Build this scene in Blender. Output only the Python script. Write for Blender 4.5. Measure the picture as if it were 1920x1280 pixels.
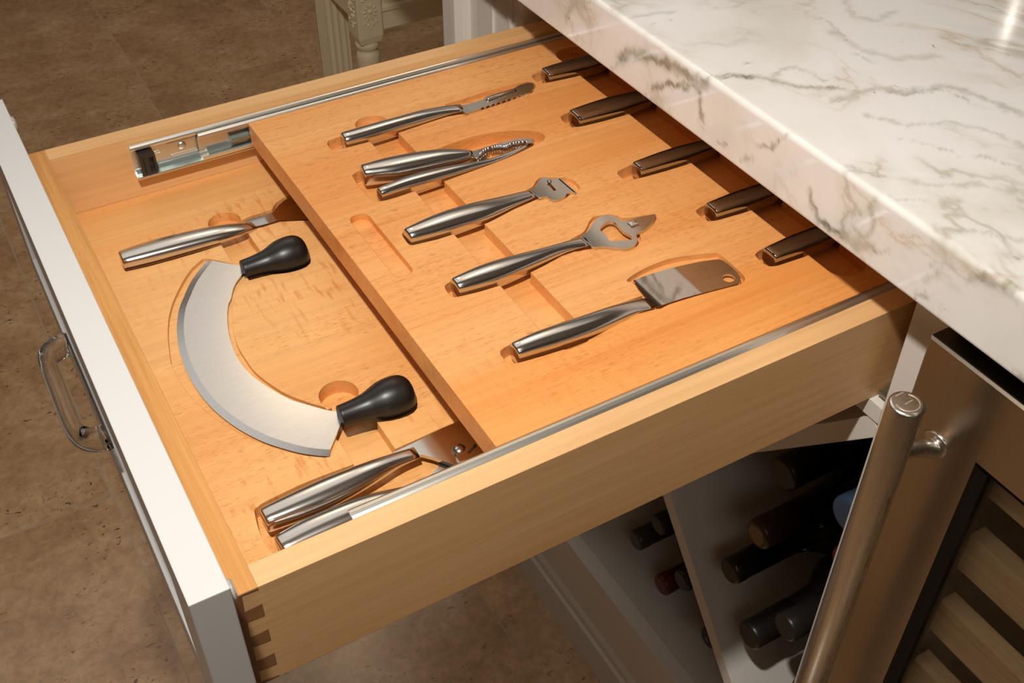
import bpy, bmesh, math, random
import numpy as np
from mathutils import Vector, Matrix
random.seed(7)
for o in list(bpy.data.objects): bpy.data.objects.remove(o)
SC = bpy.context.scene
COL = SC.collection
# ------------------------------------------------------------------ camera (calibrated from the photograph)
CP = np.array([-0.041595, -0.350669, 0.464550]); YAW, PIT, ROL, FPX = -0.528932, -0.730776, 0.006316, 2073.126
_f = np.array([math.cos(PIT)*math.sin(-YAW), math.cos(PIT)*math.cos(YAW), math.sin(PIT)])
_r = np.array([math.cos(YAW), math.sin(YAW), 0.0]); _u = np.cross(_r, _f)
RT = _r*math.cos(ROL)+_u*math.sin(ROL); UP = -_r*math.sin(ROL)+_u*math.cos(ROL)
cd = bpy.data.cameras.new('camera'); cam = bpy.data.objects.new('camera', cd); COL.objects.link(cam)
cd.sensor_width = 36; cd.lens = FPX/1920*36; cd.clip_start = 0.02; cd.clip_end = 50
cam.matrix_world = Matrix(((RT[0], UP[0], -_f[0], CP[0]), (RT[1], UP[1], -_f[1], CP[1]), (RT[2], UP[2], -_f[2], CP[2]), (0, 0, 0, 1)))
SC.camera = cam
def on(u, v, ax, val):                       # point of the scene where the line of sight of a photo pixel meets a plane
    d = _f+RT*(u-960)/FPX-UP*(v-640)/FPX
    return CP+d*(val-CP[ax])/d[ax]
# ------------------------------------------------------------------ world, lights, exposure
w = bpy.data.worlds.new('world'); SC.world = w; w.use_nodes = True
w.node_tree.nodes['Background'].inputs[0].default_value = (1.0, 0.86, 0.7, 1)
w.node_tree.nodes['Background'].inputs[1].default_value = 0.12
def area(name, loc, to, size, power, col, size_y=None, shape='DISK', spread=None):
    l = bpy.data.lights.new(name, 'AREA'); l.shape = shape; l.size = size
    if size_y: l.size_y = size_y
    l.energy = power; l.color = col
    if spread: l.spread = math.radians(spread)
    o = bpy.data.objects.new(name, l); COL.objects.link(o); o.location = loc
    o.rotation_euler = (Vector(to)-Vector(loc)).to_track_quat('-Z', 'Y').to_euler()
    return o
area('photo_lamp', (-0.055, -0.14, 0.78), (0.25, 0.18, 0), 0.045, 8.0, (1.0, 0.935, 0.86))
area('ceiling_bounce_fill', (0.25, 1.9, 1.62), (0.25, 1.9, 0), 2.4, 12.5, (1.0, 0.95, 0.88), 2.0, 'RECTANGLE')  # added unseen source, stands in for light bounced off the ceiling
area('ceiling_spot', (0.64, 2.04, 1.60), (0.4, 1.2, -0.8), 0.06, 1.3, (1.0, 0.70, 0.40))
area('ceiling_spot', (1.05, 1.60, 1.60), (0.7, 1.0, -0.8), 0.06, 1.3, (1.0, 0.70, 0.40))
area('wall_sconce', (2.656, 1.482, 1.145), (0.65, 0.12, 0.1), 0.009, 0.075, (1.0, 0.93, 0.82), 0.11, 'RECTANGLE')
area('front_fill_light', (-0.5, -1.6, 1.58), (0.3, 0.3, -0.3), 0.9, 5.5, (1.0, 0.93, 0.84), 0.7, 'RECTANGLE')  # added fill behind the camera, brightens the faces turned towards it
SC.view_settings.view_transform = 'Standard'; SC.view_settings.look = 'None'
SC.view_settings.exposure = 0.0; SC.view_settings.gamma = 1.0
SC.view_settings.use_curve_mapping = False

# ------------------------------------------------------------------ materials
def srgb(r, g, b):
    f = lambda c: (c/255/12.92) if c <= 10 else ((c/255+0.055)/1.055)**2.4
    return (f(r), f(g), f(b), 1)
class NT:
    def __init__(s, name):
        s.m = bpy.data.materials.new(name); s.m.use_nodes = True; s.t = s.m.node_tree
        s.b = s.t.nodes['Principled BSDF']
    def n(s, typ, **kw):
        x = s.t.nodes.new(typ)
        for k, v in kw.items():
            if k.startswith('i_'): x.inputs[k[2:].replace('_', ' ')].default_value = v
            else: setattr(x, k, v)
        return x
    def l(s, a, b): s.t.links.new(a, b)
    def ramp(s, fac, stops):
        r = s.n('ShaderNodeValToRGB'); e = r.color_ramp.elements
        while len(e) < len(stops): e.new(0.5)
        for i, (p, c) in enumerate(stops):
            e[i].position = p; e[i].color = c if len(c) == 4 else (*c, 1)
        s.l(fac, r.inputs[0]); return r.outputs[0]
    def coord(s, scale=(1, 1, 1), loc=(0, 0, 0), rot=(0, 0, 0)):
        tc = s.n('ShaderNodeTexCoord'); mp = s.n('ShaderNodeMapping')
        mp.inputs['Scale'].default_value = scale; mp.inputs['Location'].default_value = loc; mp.inputs['Rotation'].default_value = rot
        s.l(tc.outputs['Object'], mp.inputs[0]); return mp.outputs[0]
    def noise(s, vec, scale=1, detail=3, rough=0.5, dist=0):
        x = s.n('ShaderNodeTexNoise'); x.inputs['Scale'].default_value = scale; x.inputs['Detail'].default_value = detail
        x.inputs['Roughness'].default_value = rough; x.inputs['Distortion'].default_value = dist
        s.l(vec, x.inputs['Vector']); return x.outputs[0]
    def mix(s, fac, a, b, typ='MIX'):
        x = s.n('ShaderNodeMix'); x.data_type = 'RGBA'; x.blend_type = typ
        for inp, v in ((x.inputs[0], fac), (x.inputs[6], a), (x.inputs[7], b)):
            if isinstance(v, (int, float)): inp.default_value = v
            elif isinstance(v, tuple): inp.default_value = v
            else: s.l(v, inp)
        return x.outputs[2]
    def bump(s, h, strength=0.2, dist=0.001, bevel=None):
        x = s.n('ShaderNodeBump'); x.inputs['Strength'].default_value = strength; x.inputs['Distance'].default_value = dist
        s.l(h, x.inputs['Height'])
        if bevel:
            bv = s.n('ShaderNodeBevel', samples=4); bv.inputs['Radius'].default_value = bevel; s.l(bv.outputs[0], x.inputs['Normal'])
        s.l(x.outputs[0], s.b.inputs['Normal'])
    def bevel(s, r):
        bv = s.n('ShaderNodeBevel', samples=4); bv.inputs['Radius'].default_value = r; s.l(bv.outputs[0], s.b.inputs['Normal'])
    def set(s, **kw):
        for k, v in kw.items(): s.b.inputs[k.replace('_', ' ')].default_value = v
        return s
def wood(name, light, mid, dark, axis='x', fleck=0.7, rays=0.0, bands=0.5, rough=0.42, seed=0, rot=0.0, bevel=0.0007, lam=False):
    m = NT(name)
    def sc(a, c):                            # a: frequency along the grain, c: across it
        return (a, c, c) if axis == 'x' else (c, a, c)
    r = (0, 0, rot)
    base = m.noise(m.coord(sc(1.2, 16), (seed, seed*2, 0), r), 1, 3, 0.55, 0.4)
    col = m.ramp(base, [(0.32, light), (0.52, mid), (0.72, dark)])
    streak = m.noise(m.coord(sc(6, 260), (seed, 3, 1), r), 1, 3, 0.6)
    col = m.mix(bands, col, m.ramp(streak, [(0.3, (0.72, 0.66, 0.6)), (0.62, (1.08, 1.08, 1.08))]), 'MULTIPLY')
    fl = m.noise(m.coord(sc(130, 1150), (seed, 7, 2), r), 1, 1.0, 0.4)
    msk = m.noise(m.coord(sc(5, 22), (seed+4, 2, 2), r), 1, 2, 0.5)
    flr = m.ramp(fl, [(0.60, (0, 0, 0)), (0.68, (1, 1, 1))])
    mk = m.ramp(msk, [(0.36, (0.15, 0.15, 0.15)), (0.6, (1, 1, 1))])
    fac = m.mix(1.0, flr, mk, 'MULTIPLY'); fac = m.mix(1.0, fac, (fleck, fleck, fleck, 1), 'MULTIPLY')
    col = m.mix(fac, col, m.mix(1.0, col, (0.66, 0.50, 0.38, 1), 'MULTIPLY'))
    if rays:
        ry = m.noise(m.coord((220, 45, 60) if axis == 'x' else (45, 220, 60), (seed, 1, 5), r), 1, 2, 0.5)
        rm = m.noise(m.coord(sc(5, 9), (seed+9, 3, 3), r), 1, 1, 0.5)
        f2 = m.mix(1.0, m.ramp(ry, [(0.55, (0, 0, 0)), (0.66, (1, 1, 1))]), m.ramp(rm, [(0.5, (0, 0, 0)), (0.6, (rays, rays, rays))]), 'MULTIPLY')
        col = m.mix(f2, col, m.mix(1.0, col, (0.80, 0.56, 0.40, 1), 'MULTIPLY'))
    if lam:                                  # laminated boards of slightly different tone, glued side by side
        sx = m.n('ShaderNodeSeparateXYZ'); m.l(m.coord((1, 1, 1)), sx.inputs[0])
        wob = m.n('ShaderNodeMath', operation='MULTIPLY_ADD'); m.l(m.noise(m.coord((5, 30, 30)), 1, 2), wob.inputs[0]); wob.inputs[1].default_value = 0.035; m.l(sx.outputs[1], wob.inputs[2])
        lr = m.n('ShaderNodeMapRange'); lr.inputs[1].default_value = -0.21; lr.inputs[2].default_value = 0.23; m.l(wob.outputs[0], lr.inputs[0])
        tone = m.ramp(lr.outputs[0], [(0.0, (1.0, 0.86, 0.68)), (0.17, (1.0, 0.88, 0.72)), (0.19, (1.0, 1.0, 1.0)), (0.55, (1.0, 0.98, 0.96)), (0.57, (0.98, 0.93, 0.86)), (0.66, (1.0, 0.99, 0.97)), (0.93, (0.99, 0.97, 0.95))])
        col = m.mix(1.0, col, tone, 'MULTIPLY')
    m.l(col, m.b.inputs['Base Color'])
    m.set(Roughness=rough)
    m.b.inputs['Specular IOR Level'].default_value = 0.4
    m.bump(flr, -0.25, 0.0004, bevel) if bevel else m.bump(flr, -0.25, 0.0004)
    return m.m
def steel(name, col=(0.62, 0.60, 0.57), rough=0.2, brush=0.0, axis=(40, 1200, 1200), aniso=0.0):
    m = NT(name); m.set(Metallic=1.0, Roughness=rough); m.b.inputs['Base Color'].default_value = (*col, 1)
    if brush:
        n = m.noise(m.coord(axis), 1, 2, 0.6)
        rr = m.n('ShaderNodeMapRange'); rr.inputs[3].default_value = rough-brush*0.5; rr.inputs[4].default_value = rough+brush*0.5
        m.l(n, rr.inputs[0]); m.l(rr.outputs[0], m.b.inputs['Roughness'])
        m.l(m.mix(0.25, (*col, 1), m.ramp(n, [(0.3, tuple(c*0.75 for c in col)), (0.7, tuple(min(1, c*1.1) for c in col))])), m.b.inputs['Base Color'])
    if aniso: m.set(Anisotropic=aniso)
    return m.m
def plain(name, col, rough=0.5, spec=0.5, metal=0.0, bevel=0.0):
    m = NT(name); m.set(Roughness=rough, Metallic=metal); m.b.inputs['Base Color'].default_value = col
    m.b.inputs['Specular IOR Level'].default_value = spec
    if bevel: m.bevel(bevel)
    return m.m
M = {}
M['beech_tray'] = wood('beech_tray', (0.88, 0.455, 0.165), (0.84, 0.395, 0.128), (0.78, 0.31, 0.080), rays=0.2, seed=3, bands=0.35, lam=True)
M['beech_insert'] = wood('beech_insert', (0.87, 0.49, 0.19), (0.84, 0.44, 0.152), (0.79, 0.37, 0.115), rays=0.7, seed=11, fleck=0.8, bands=0.28)
M['maple'] = wood('maple_box', (0.82, 0.51, 0.245), (0.78, 0.465, 0.205), (0.72, 0.40, 0.155), fleck=0.2, bands=0.35, seed=5, rough=0.36)
M['maple_front'] = wood('maple_front', (0.68, 0.34, 0.10), (0.62, 0.30, 0.085), (0.52, 0.23, 0.06), axis='y', fleck=0.25, bands=0.7, seed=8, rough=0.4)
M['end_grain'] = wood('maple_end_grain', (0.34, 0.17, 0.07), (0.27, 0.125, 0.05), (0.2, 0.09, 0.035), fleck=0.1, seed=9)
M['slat_wood'] = wood('slat_wood', (0.62, 0.47, 0.28), (0.56, 0.42, 0.25), (0.48, 0.36, 0.21), axis='y', fleck=0.3, seed=2)
M['white_paint'] = plain('white_paint', (0.80, 0.76, 0.70, 1), 0.38, 0.5, bevel=0.001)
M['white_face'] = plain('white_drawer_paint', (0.66, 0.665, 0.66, 1), 0.32, 0.5, bevel=0.0012)
M['melamine'] = plain('white_melamine', (0.66, 0.64, 0.60, 1), 0.35, 0.5)
M['cream'] = plain('cream_paint', (0.88, 0.76, 0.53, 1), 0.45, 0.4, bevel=0.002)
M['steel'] = steel('satin_steel', (0.68, 0.66, 0.635), 0.21, 0.06, (30, 700, 700))
M['steel_dark'] = steel('polished_steel', (0.60, 0.57, 0.53), 0.05)
M['steel_knife'] = steel('reflection_darkened_steel', (0.46, 0.44, 0.42), 0.09)  # base colour lowered in place of the dark reflections under counter and tray
M['steel_head'] = steel('stamped_steel', (0.62, 0.60, 0.56), 0.16)
M['blade'] = steel('brushed_blade', (0.60, 0.60, 0.60), 0.24, 0.06, (60, 1000, 1000))
M['zinc'] = steel('zinc_rail', (0.80, 0.80, 0.74), 0.36, 0.1, (8, 300, 300))
M['zinc_blue'] = steel('zinc_rail_inner', (0.50, 0.60, 0.59), 0.34, 0.1, (8, 300, 300))
M['fridge'] = steel('brushed_fridge_steel', (0.50, 0.42, 0.33), 0.3, 0.08, (900, 900, 12))
M['handle_steel'] = steel('brushed_handle_steel', (0.74, 0.70, 0.63), 0.28, 0.08, (900, 900, 40))
M['dark_steel'] = steel('dark_door_edge', (0.08, 0.07, 0.06), 0.3)
M['black_rubber'] = plain('black_rubber', (0.012, 0.011, 0.010, 1), 0.36, 0.5)
M['black_plastic'] = plain('black_plastic', (0.03, 0.025, 0.022, 1), 0.35, 0.5)
M['black'] = plain('black_gasket', (0.010, 0.008, 0.006, 1), 0.55, 0.15)
M['fridge_inner'] = plain('dark_fridge_lining', (0.05, 0.038, 0.028, 1), 0.5)
M['bumper'] = plain('clear_bumper', (0.45, 0.42, 0.38, 1), 0.15)
M['bottle_glass'] = plain('dark_bottle_glass', (0.012, 0.010, 0.008, 1), 0.08, 0.6)
M['grout'] = plain('grout', (0.46, 0.36, 0.25, 1), 0.8)
M['wall'] = plain('room_wall_paint', (0.30, 0.23, 0.17, 1), 0.8)
M['ceiling'] = plain('ceiling_paint', (0.62, 0.56, 0.48, 1), 0.9)
def capmat(name, c, rough=0.35): return plain(name, (*c, 1), rough)
g = NT('clear_acrylic'); g.set(Roughness=0.02, IOR=1.22); g.b.inputs['Transmission Weight'].default_value = 1.0
g.b.inputs['Base Color'].default_value = (0.97, 0.97, 0.95, 1); M['acrylic'] = g.m
g = NT('fridge_glass'); g.set(Roughness=0.02, IOR=1.3); g.b.inputs['Transmission Weight'].default_value = 1.0
g.b.inputs['Base Color'].default_value = (0.86, 0.80, 0.72, 1); M['glass'] = g.m
def travertine(name, seed):
    m = NT(name)
    a = m.noise(m.coord((7, 9, 7), (seed, seed, 0)), 1, 5, 0.62, 0.6)
    col = m.ramp(a, [(0.3, (0.40, 0.240, 0.120)), (0.5, (0.53, 0.335, 0.180)), (0.7, (0.63, 0.435, 0.26))])
    b = m.noise(m.coord((60, 60, 60), (seed, 0, 0)), 1, 6, 0.7, 0.5)
    col = m.mix(0.5, col, m.ramp(b, [(0.33, (0.55, 0.50, 0.45)), (0.6, (1.15, 1.12, 1.1))]), 'MULTIPLY')
    p = m.noise(m.coord((75, 130, 90), (seed, 4, 0)), 1, 3, 0.65, 0.3)
    pm = m.noise(m.coord((8, 12, 8), (seed, 8, 0)), 1, 2, 0.5)
    f = m.mix(1.0, m.ramp(p, [(0.60, (0, 0, 0)), (0.67, (1, 1, 1))]), m.ramp(pm, [(0.45, (0, 0, 0)), (0.62, (1, 1, 1))]), 'MULTIPLY')
    col = m.mix(f, col, (0.10, 0.055, 0.025, 1))
    m.l(col, m.b.inputs['Base Color']); m.set(Roughness=0.22)
    m.bump(f, -0.3, 0.002); return m.m
TRAV = [travertine('travertine_%s' % s, i*3.7+1) for i, s in enumerate(['warm', 'pale', 'brown'])]
def marble():
    m = NT('calacatta_marble')
    vec = m.coord((1, 1, 1))
    big = m.noise(vec, 7, 4, 0.55, 0.6)
    col = m.ramp(big, [(0.3, (0.79, 0.75, 0.685)), (0.5, (0.89, 0.87, 0.835)), (0.7, (0.93, 0.92, 0.90))])
    at = m.n('ShaderNodeAttribute', attribute_name='vein')
    sep = m.n('ShaderNodeSeparateColor'); m.l(at.outputs['Color'], sep.inputs[0])
    brk = m.noise(vec, 70, 4, 0.6, 0.3)
    def mth(op, a, b):
        x = m.n('ShaderNodeMath', operation=op)
        for i, v in enumerate((a, b)):
            if isinstance(v, (int, float)): x.inputs[i].default_value = v
            else: m.l(v, x.inputs[i])
        x.use_clamp = True; return x.outputs[0]
    wide = mth('MULTIPLY', sep.outputs[0], m.ramp(brk, [(0.25, (0.45,)*3), (0.6, (1.0,)*3)]))
    thin = mth('MULTIPLY', sep.outputs[1], m.ramp(brk, [(0.42, (0.1,)*3), (0.58, (1.0,)*3)]))
    col = m.mix(wide, col, (0.34, 0.32, 0.23, 1)); col = m.mix(thin, col, (0.17, 0.14, 0.10, 1))
    # faint background veining
    for sc_, th, cc, am, off in ((3.2, 0.012, (0.52, 0.49, 0.38, 1), 0.8, 1.3), (6.5, 0.010, (0.60, 0.47, 0.33, 1), 0.6, 5.1)):
        v2 = m.coord((sc_*1.0, sc_*0.55, sc_), (off, off, 0), (0, 0, 0.5))
        n = m.noise(v2, 1, 6, 0.6, 0.9)
        s = mth('SUBTRACT', n, 0.5); x = m.n('ShaderNodeMath', operation='ABSOLUTE')
        s2 = m.n('ShaderNodeMath', operation='SUBTRACT'); m.l(n, s2.inputs[0]); s2.inputs[1].default_value = 0.5
        m.l(s2.outputs[0], x.inputs[0])
        r = m.ramp(x.outputs[0], [(0.0, (1, 1, 1)), (th, (0.25, 0.25, 0.25)), (th*4, (0, 0, 0))])
        msk = m.ramp(m.noise(vec, 9, 2, 0.5), [(0.48, (0, 0, 0)), (0.62, (am,)*3)])
        col = m.mix(mth('MULTIPLY', r, msk), col, cc)
    sp = m.noise(m.coord((160, 90, 130)), 1, 2, 0.5)
    spm = m.noise(m.coord((9, 9, 9), (3, 3, 3)), 1, 2)
    f = mth('MULTIPLY', m.ramp(sp, [(0.70, (0, 0, 0)), (0.74, (1, 1, 1))]), m.ramp(spm, [(0.5, (0, 0, 0)), (0.6, (0.9,)*3)]))
    col = m.mix(f, col, (0.28, 0.19, 0.13, 1))
    m.l(col, m.b.inputs['Base Color']); m.set(Roughness=0.09); m.b.inputs['Specular IOR Level'].default_value = 0.45
    return m.m
M['marble'] = marble()

# ------------------------------------------------------------------ mesh helpers
def tag(o, label=None, cat=None, group=None, kind=None):
    if label: o['label'] = label
    if cat: o['category'] = cat
    if group: o['group'] = group
    if kind: o['kind'] = kind
    return o
def empty(name, loc, label, cat, group=None):
    o = bpy.data.objects.new(name, None); COL.objects.link(o); o.location = Vector([float(c) for c in loc]); o.empty_display_size = 0.02
    return tag(o, label, cat, group)
def wloc(o):
    v = Vector(o.location)
    while o.parent: o = o.parent; v += Vector(o.location)
    return v
def link(name, me, mat, parent=None, origin=None, smooth=False):
    o = bpy.data.objects.new(name, me); COL.objects.link(o)
    base = wloc(parent) if parent else Vector((0, 0, 0))
    org = Vector([float(c) for c in origin]) if origin is not None else base
    me.transform(Matrix.Translation(-org))
    if parent: o.parent = parent; o.location = org-base
    else: o.location = org
    if mat: me.materials.clear(); me.materials.append(mat)
    if smooth:
        for p in me.polygons: p.use_smooth = True
    return o
class MB:
    def __init__(s): s.v = []; s.f = []
    def add(s, vs, fs):
        k = len(s.v); s.v += [tuple(float(c) for c in v) for v in vs]; s.f += [tuple(i+k for i in f) for f in fs]; return s
    def box(s, x0, y0, z0, x1, y1, z1):
        return s.add([(x0, y0, z0), (x1, y0, z0), (x1, y1, z0), (x0, y1, z0), (x0, y0, z1), (x1, y0, z1), (x1, y1, z1), (x0, y1, z1)],
                     [(3, 2, 1, 0), (4, 5, 6, 7), (0, 1, 5, 4), (1, 2, 6, 5), (2, 3, 7, 6), (3, 0, 4, 7)])
    def prism(s, pts, a0, a1, axis=2):
        """polygon in the two other axes, extruded along axis"""
        pts = [tuple(map(float, p)) for p in pts]
        A = sum(pts[i][0]*pts[(i+1) % len(pts)][1]-pts[(i+1) % len(pts)][0]*pts[i][1] for i in range(len(pts)))
        if A < 0: pts = pts[::-1]
        def mk(p, a): return {2: (p[0], p[1], a), 1: (p[0], a, p[1]), 0: (a, p[0], p[1])}[axis]
        n = len(pts); vs = [mk(p, a0) for p in pts]+[mk(p, a1) for p in pts]
        fs = [tuple(range(n))[::-1], tuple(range(n, 2*n))]+[(i, (i+1) % n, n+(i+1) % n, n+i) for i in range(n)]
        if axis == 1: fs = [f[::-1] for f in fs]
        return s.add(vs, fs)
    def rings(s, rings, caps=True, closed=True):
        n = len(rings[0]); k = len(s.v)
        for r in rings: s.v += [tuple(float(c) for c in p) for p in r]
        for i in range(len(rings)-1):
            for j in range(n if closed else n-1):
                a, b = k+i*n+j, k+i*n+(j+1) % n
                s.f.append((a, b, b+n, a+n))
        if caps:
            s.f.append(tuple(range(k, k+n))[::-1]); m = k+(len(rings)-1)*n; s.f.append(tuple(range(m, m+n)))
        return s
    def tube(s, path, rad, n=12, caps=True):
        path = [Vector([float(c) for c in p]) for p in path]; rr = rad if isinstance(rad, (list, tuple)) else [rad]*len(path)
        ref = Vector((0, 0, 1)); rs = []
        t0 = (path[1]-path[0]).normalized()
        if abs(t0.dot(ref)) > 0.9: ref = Vector((0, 1, 0))
        for i, p in enumerate(path):
            t = (path[min(i+1, len(path)-1)]-path[max(i-1, 0)]).normalized()
            a = ref.cross(t).normalized(); b = t.cross(a); ref = b
            rs.append([p+(a*math.cos(2*math.pi*j/n)+b*math.sin(2*math.pi*j/n))*rr[i] for j in range(n)])
        return s.rings(rs, caps)
    def lathe(s, p0, p1, prof, n=32):
        """prof: list of (distance along axis in m, radius)"""
        p0 = Vector([float(c) for c in p0]); t = (Vector([float(c) for c in p1])-p0).normalized()
        ref = Vector((0, 0, 1)) if abs(t.z) < 0.9 else Vector((1, 0, 0))
        a = ref.cross(t).normalized(); b = t.cross(a)
        return s.rings([[p0+t*d+(a*math.cos(2*math.pi*j/n)+b*math.sin(2*math.pi*j/n))*max(r, 1e-5) for j in range(n)] for d, r in prof])
    def mesh(s, name='m'):
        me = bpy.data.meshes.new(name); me.from_pydata(s.v, [], s.f); me.validate(); me.update()
        bm = bmesh.new(); bm.from_mesh(me); bmesh.ops.recalc_face_normals(bm, faces=bm.faces); bm.to_mesh(me); bm.free(); return me
    def build(s, name, mat, parent=None, origin=None, smooth=False): return link(name, s.mesh(name), mat, parent, origin, smooth)
def carve(me, cutters):
    """boolean-subtract the cutter meshes one after another and return the new mesh"""
    if len(cutters) > 3:
        for i, c in enumerate(cutters):
            out = carve(me, [c])
            if len(out.polygons) >= 6: me = out
            else: print('CARVE: cutter', i, 'failed')
        return me
    tmp = bpy.data.objects.new('tmp', me); COL.objects.link(tmp); cs = []
    for c in cutters:
        o = bpy.data.objects.new('cut', c); COL.objects.link(o); cs.append(o)
        md = tmp.modifiers.new('b', 'BOOLEAN'); md.operation = 'DIFFERENCE'; md.object = o; md.solver = 'EXACT'
    bpy.context.view_layer.update(); dg = bpy.context.evaluated_depsgraph_get()
    out = bpy.data.meshes.new_from_object(tmp.evaluated_get(dg))
    for o in cs+[tmp]: bpy.data.objects.remove(o)
    return out
def smooth_poly(pts, closed=True, sub=4):
    """Catmull-Rom"""
    n = len(pts); out = []
    P = [np.array(p, float) for p in pts]
    rng = range(n) if closed else range(n-1)
    for i in rng:
        p0, p1, p2, p3 = (P[(i-1) % n], P[i], P[(i+1) % n], P[(i+2) % n]) if closed else (P[max(i-1, 0)], P[i], P[i+1], P[min(i+2, n-1)])
        for k in range(sub):
            t = k/sub
            out.append(0.5*((2*p1)+(-p0+p2)*t+(2*p0-5*p1+4*p2-p3)*t*t+(-p0+3*p1-3*p2+p3)*t**3))
    if not closed: out.append(P[-1])
    return out
class Crop:
    """pixel reader for one enlarged view of the photograph"""
    def __init__(s, sc, ox, oy): s.sc, s.ox, s.oy = sc, ox, oy
    def __call__(s, pts, z, ax=2): return [on(x/s.sc+s.ox, y/s.sc+s.oy, ax, z) for x, y in pts]
def circ(c, r, n=32): return [(c[0]+r*math.cos(2*math.pi*i/n), c[1]+r*math.sin(2*math.pi*i/n)) for i in range(n)]
def rrect(x0, y0, x1, y1, r, n=6):
    out = []
    for cx, cy, a0 in ((x1-r, y1-r, 0), (x0+r, y1-r, 90), (x0+r, y0+r, 180), (x1-r, y0+r, 270)):
        for k in range(n+1):
            a = math.radians(a0+90*k/n); out.append((cx+r*math.cos(a), cy+r*math.sin(a)))
    return out

# ================================================================== dimensions
W, T, H = 0.4701, 0.0159, 0.0825            # drawer box width, board thickness, height (top at z = 0)
ZI, ZT = -0.0531, -0.0067                   # upper faces of the lower insert and of the sliding tray
XF = 0.455                                  # plane of the cabinet face frame
FZ = -0.82                                  # floor
BX = 0.70                                   # rear end of the drawer box

# ================================================================== the room
fl = MB().box(-2.6, -2.3, FZ-0.03, 3.3, 3.7, FZ-0.0004).build('floor', M['grout']); tag(fl, kind='structure')
ys = [-2.3, -1.451, -0.284, 0.883, 2.050, 3.217, 3.7]; k = 0
for i in range(len(ys)-1):
    off = [0.0, 0.2, -0.006, -0.010, 0.0, 0.1][i]
    x = -2.6
    xs = [-2.6]+[v for v in [0.387+off+0.3925*j for j in range(-9, 9)] if -2.55 < v < 3.25]+[3.3]
    for a, b in zip(xs[:-1], xs[1:]):
        me = MB().box(a+0.0012, ys[i]+0.0012, FZ-0.006, b-0.0012, ys[i+1]-0.0012, FZ).mesh('tile')
        link('tile', me, TRAV[(i*5+int(round((a+3)/0.39))*2) % 3], fl, ((a+b)/2, (ys[i]+ys[i+1])/2, FZ))
for nm, b in {'wall_back': (-2.6, 3.7, FZ, 3.3, 3.8, 1.7), 'wall_front': (-2.6, -2.4, FZ, 3.3, -2.3, 1.7),
              'wall_left': (-2.7, -2.3, FZ, -2.6, 3.7, 1.7), 'wall_right': (3.3, -2.3, FZ, 3.4, 3.7, 1.7)}.items():
    tag(MB().box(b[0], b[1], b[2], b[3], b[4], b[5]).build(nm, M['wall']), kind='structure')
tag(MB().box(-2.6, -2.3, 1.7, 3.3, 3.7, 1.78).build('ceiling', M['ceiling']), kind='structure')

# ================================================================== cabinet with wine rack
cab = empty('wine_rack_cabinet', (0.8, 0.25, FZ), 'white painted base cabinet with crossed wine rack below the open drawer', 'cabinet')
WP = M['white_paint']; CX1 = 1.04
def cb(name, *b, mat=None, par=None): return MB().box(*b).build(name, mat or WP, par or cab)
# carcase
cb('side_panel', XF+0.02, -0.047, FZ, CX1, -0.029, 0.052, mat=M['melamine'])
cb('side_panel', XF+0.02, 0.4826, FZ, CX1, 0.5006, 0.052, mat=M['melamine'])
cb('back_panel', CX1, -0.047, FZ, CX1+0.012, 0.5006, 0.052, mat=M['melamine'])
cb('shelf', XF+0.02, -0.029, -0.098, CX1, 0.4826, -0.0840, mat=M['melamine'])
cb('bottom_board', XF+0.02, -0.029, -0.665, CX1, 0.4826, -0.647, mat=M['melamine'])
# face frame
cb('stile', XF, -0.047, -0.70, XF+0.02, -0.0125, 0.052)
cb('stile', XF, 0.4826, -0.82, XF+0.02, 0.537, 0.052)
cb('rail', XF, -0.0125, -0.098, XF+0.02, 0.4826, -0.0832)
cb('rail', XF, -0.0125, -0.735, XF+0.02, 0.4826, -0.645)
bm_ = MB().prism([(XF+0.02, FZ), (XF-0.006, FZ), (XF-0.006, -0.762), (XF-0.003, -0.757), (XF-0.003, -0.745), (XF+0.001, -0.731), (XF+0.009, -0.715), (XF+0.02, -0.712)], -0.047, 0.4826, 1)
bm_.build('base_moulding', WP, cab)
# crossed dividers
def divider(name, p, q):
    d = np.array(q)-np.array(p); d = d/np.hypot(*d); n = np.array([-d[1], d[0]])*0.008
    MB().prism([p+n, np.array(q)+n, np.array(q)-n, p-n], XF+0.001, CX1, 0).build(name, WP, cab)
C0 = np.array([0.2185, -0.355])
a = np.array([-0.639, -0.769]); b = np.array([-0.671, 0.741])
divider('divider', C0-a*0.335, C0+a*0.376)
divider('divider', C0+b*0.018, C0+b*0.342); divider('divider', C0-b*0.018, C0-b*0.386)
# far end post with fluting
ps = [(0.537, 0.4525), (0.566, 0.4525), (0.568, 0.458), (0.592, 0.458), (0.594, 0.449), (0.600, 0.443), (0.609, 0.443), (0.615, 0.449), (0.617, 0.4545), (0.649, 0.4545), (0.649, 0.52), (0.537, 0.52)]
pst = MB(); pst.prism([(x, y) for y, x in ps], FZ, 0.052, 2); pst.build('fluted_post', WP, cab)
cb('side_panel', 0.52, 0.628, FZ, 1.3, 0.648, 0.052)
cb('bead', XF-0.0035, 0.5005, FZ, XF, 0.505, 0.052)
# drawer runner seen in the gap
cb('runner', XF+0.004, -0.0275, -0.0785, XF+0.40, -0.002, -0.0755, mat=M['zinc_blue'])

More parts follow.
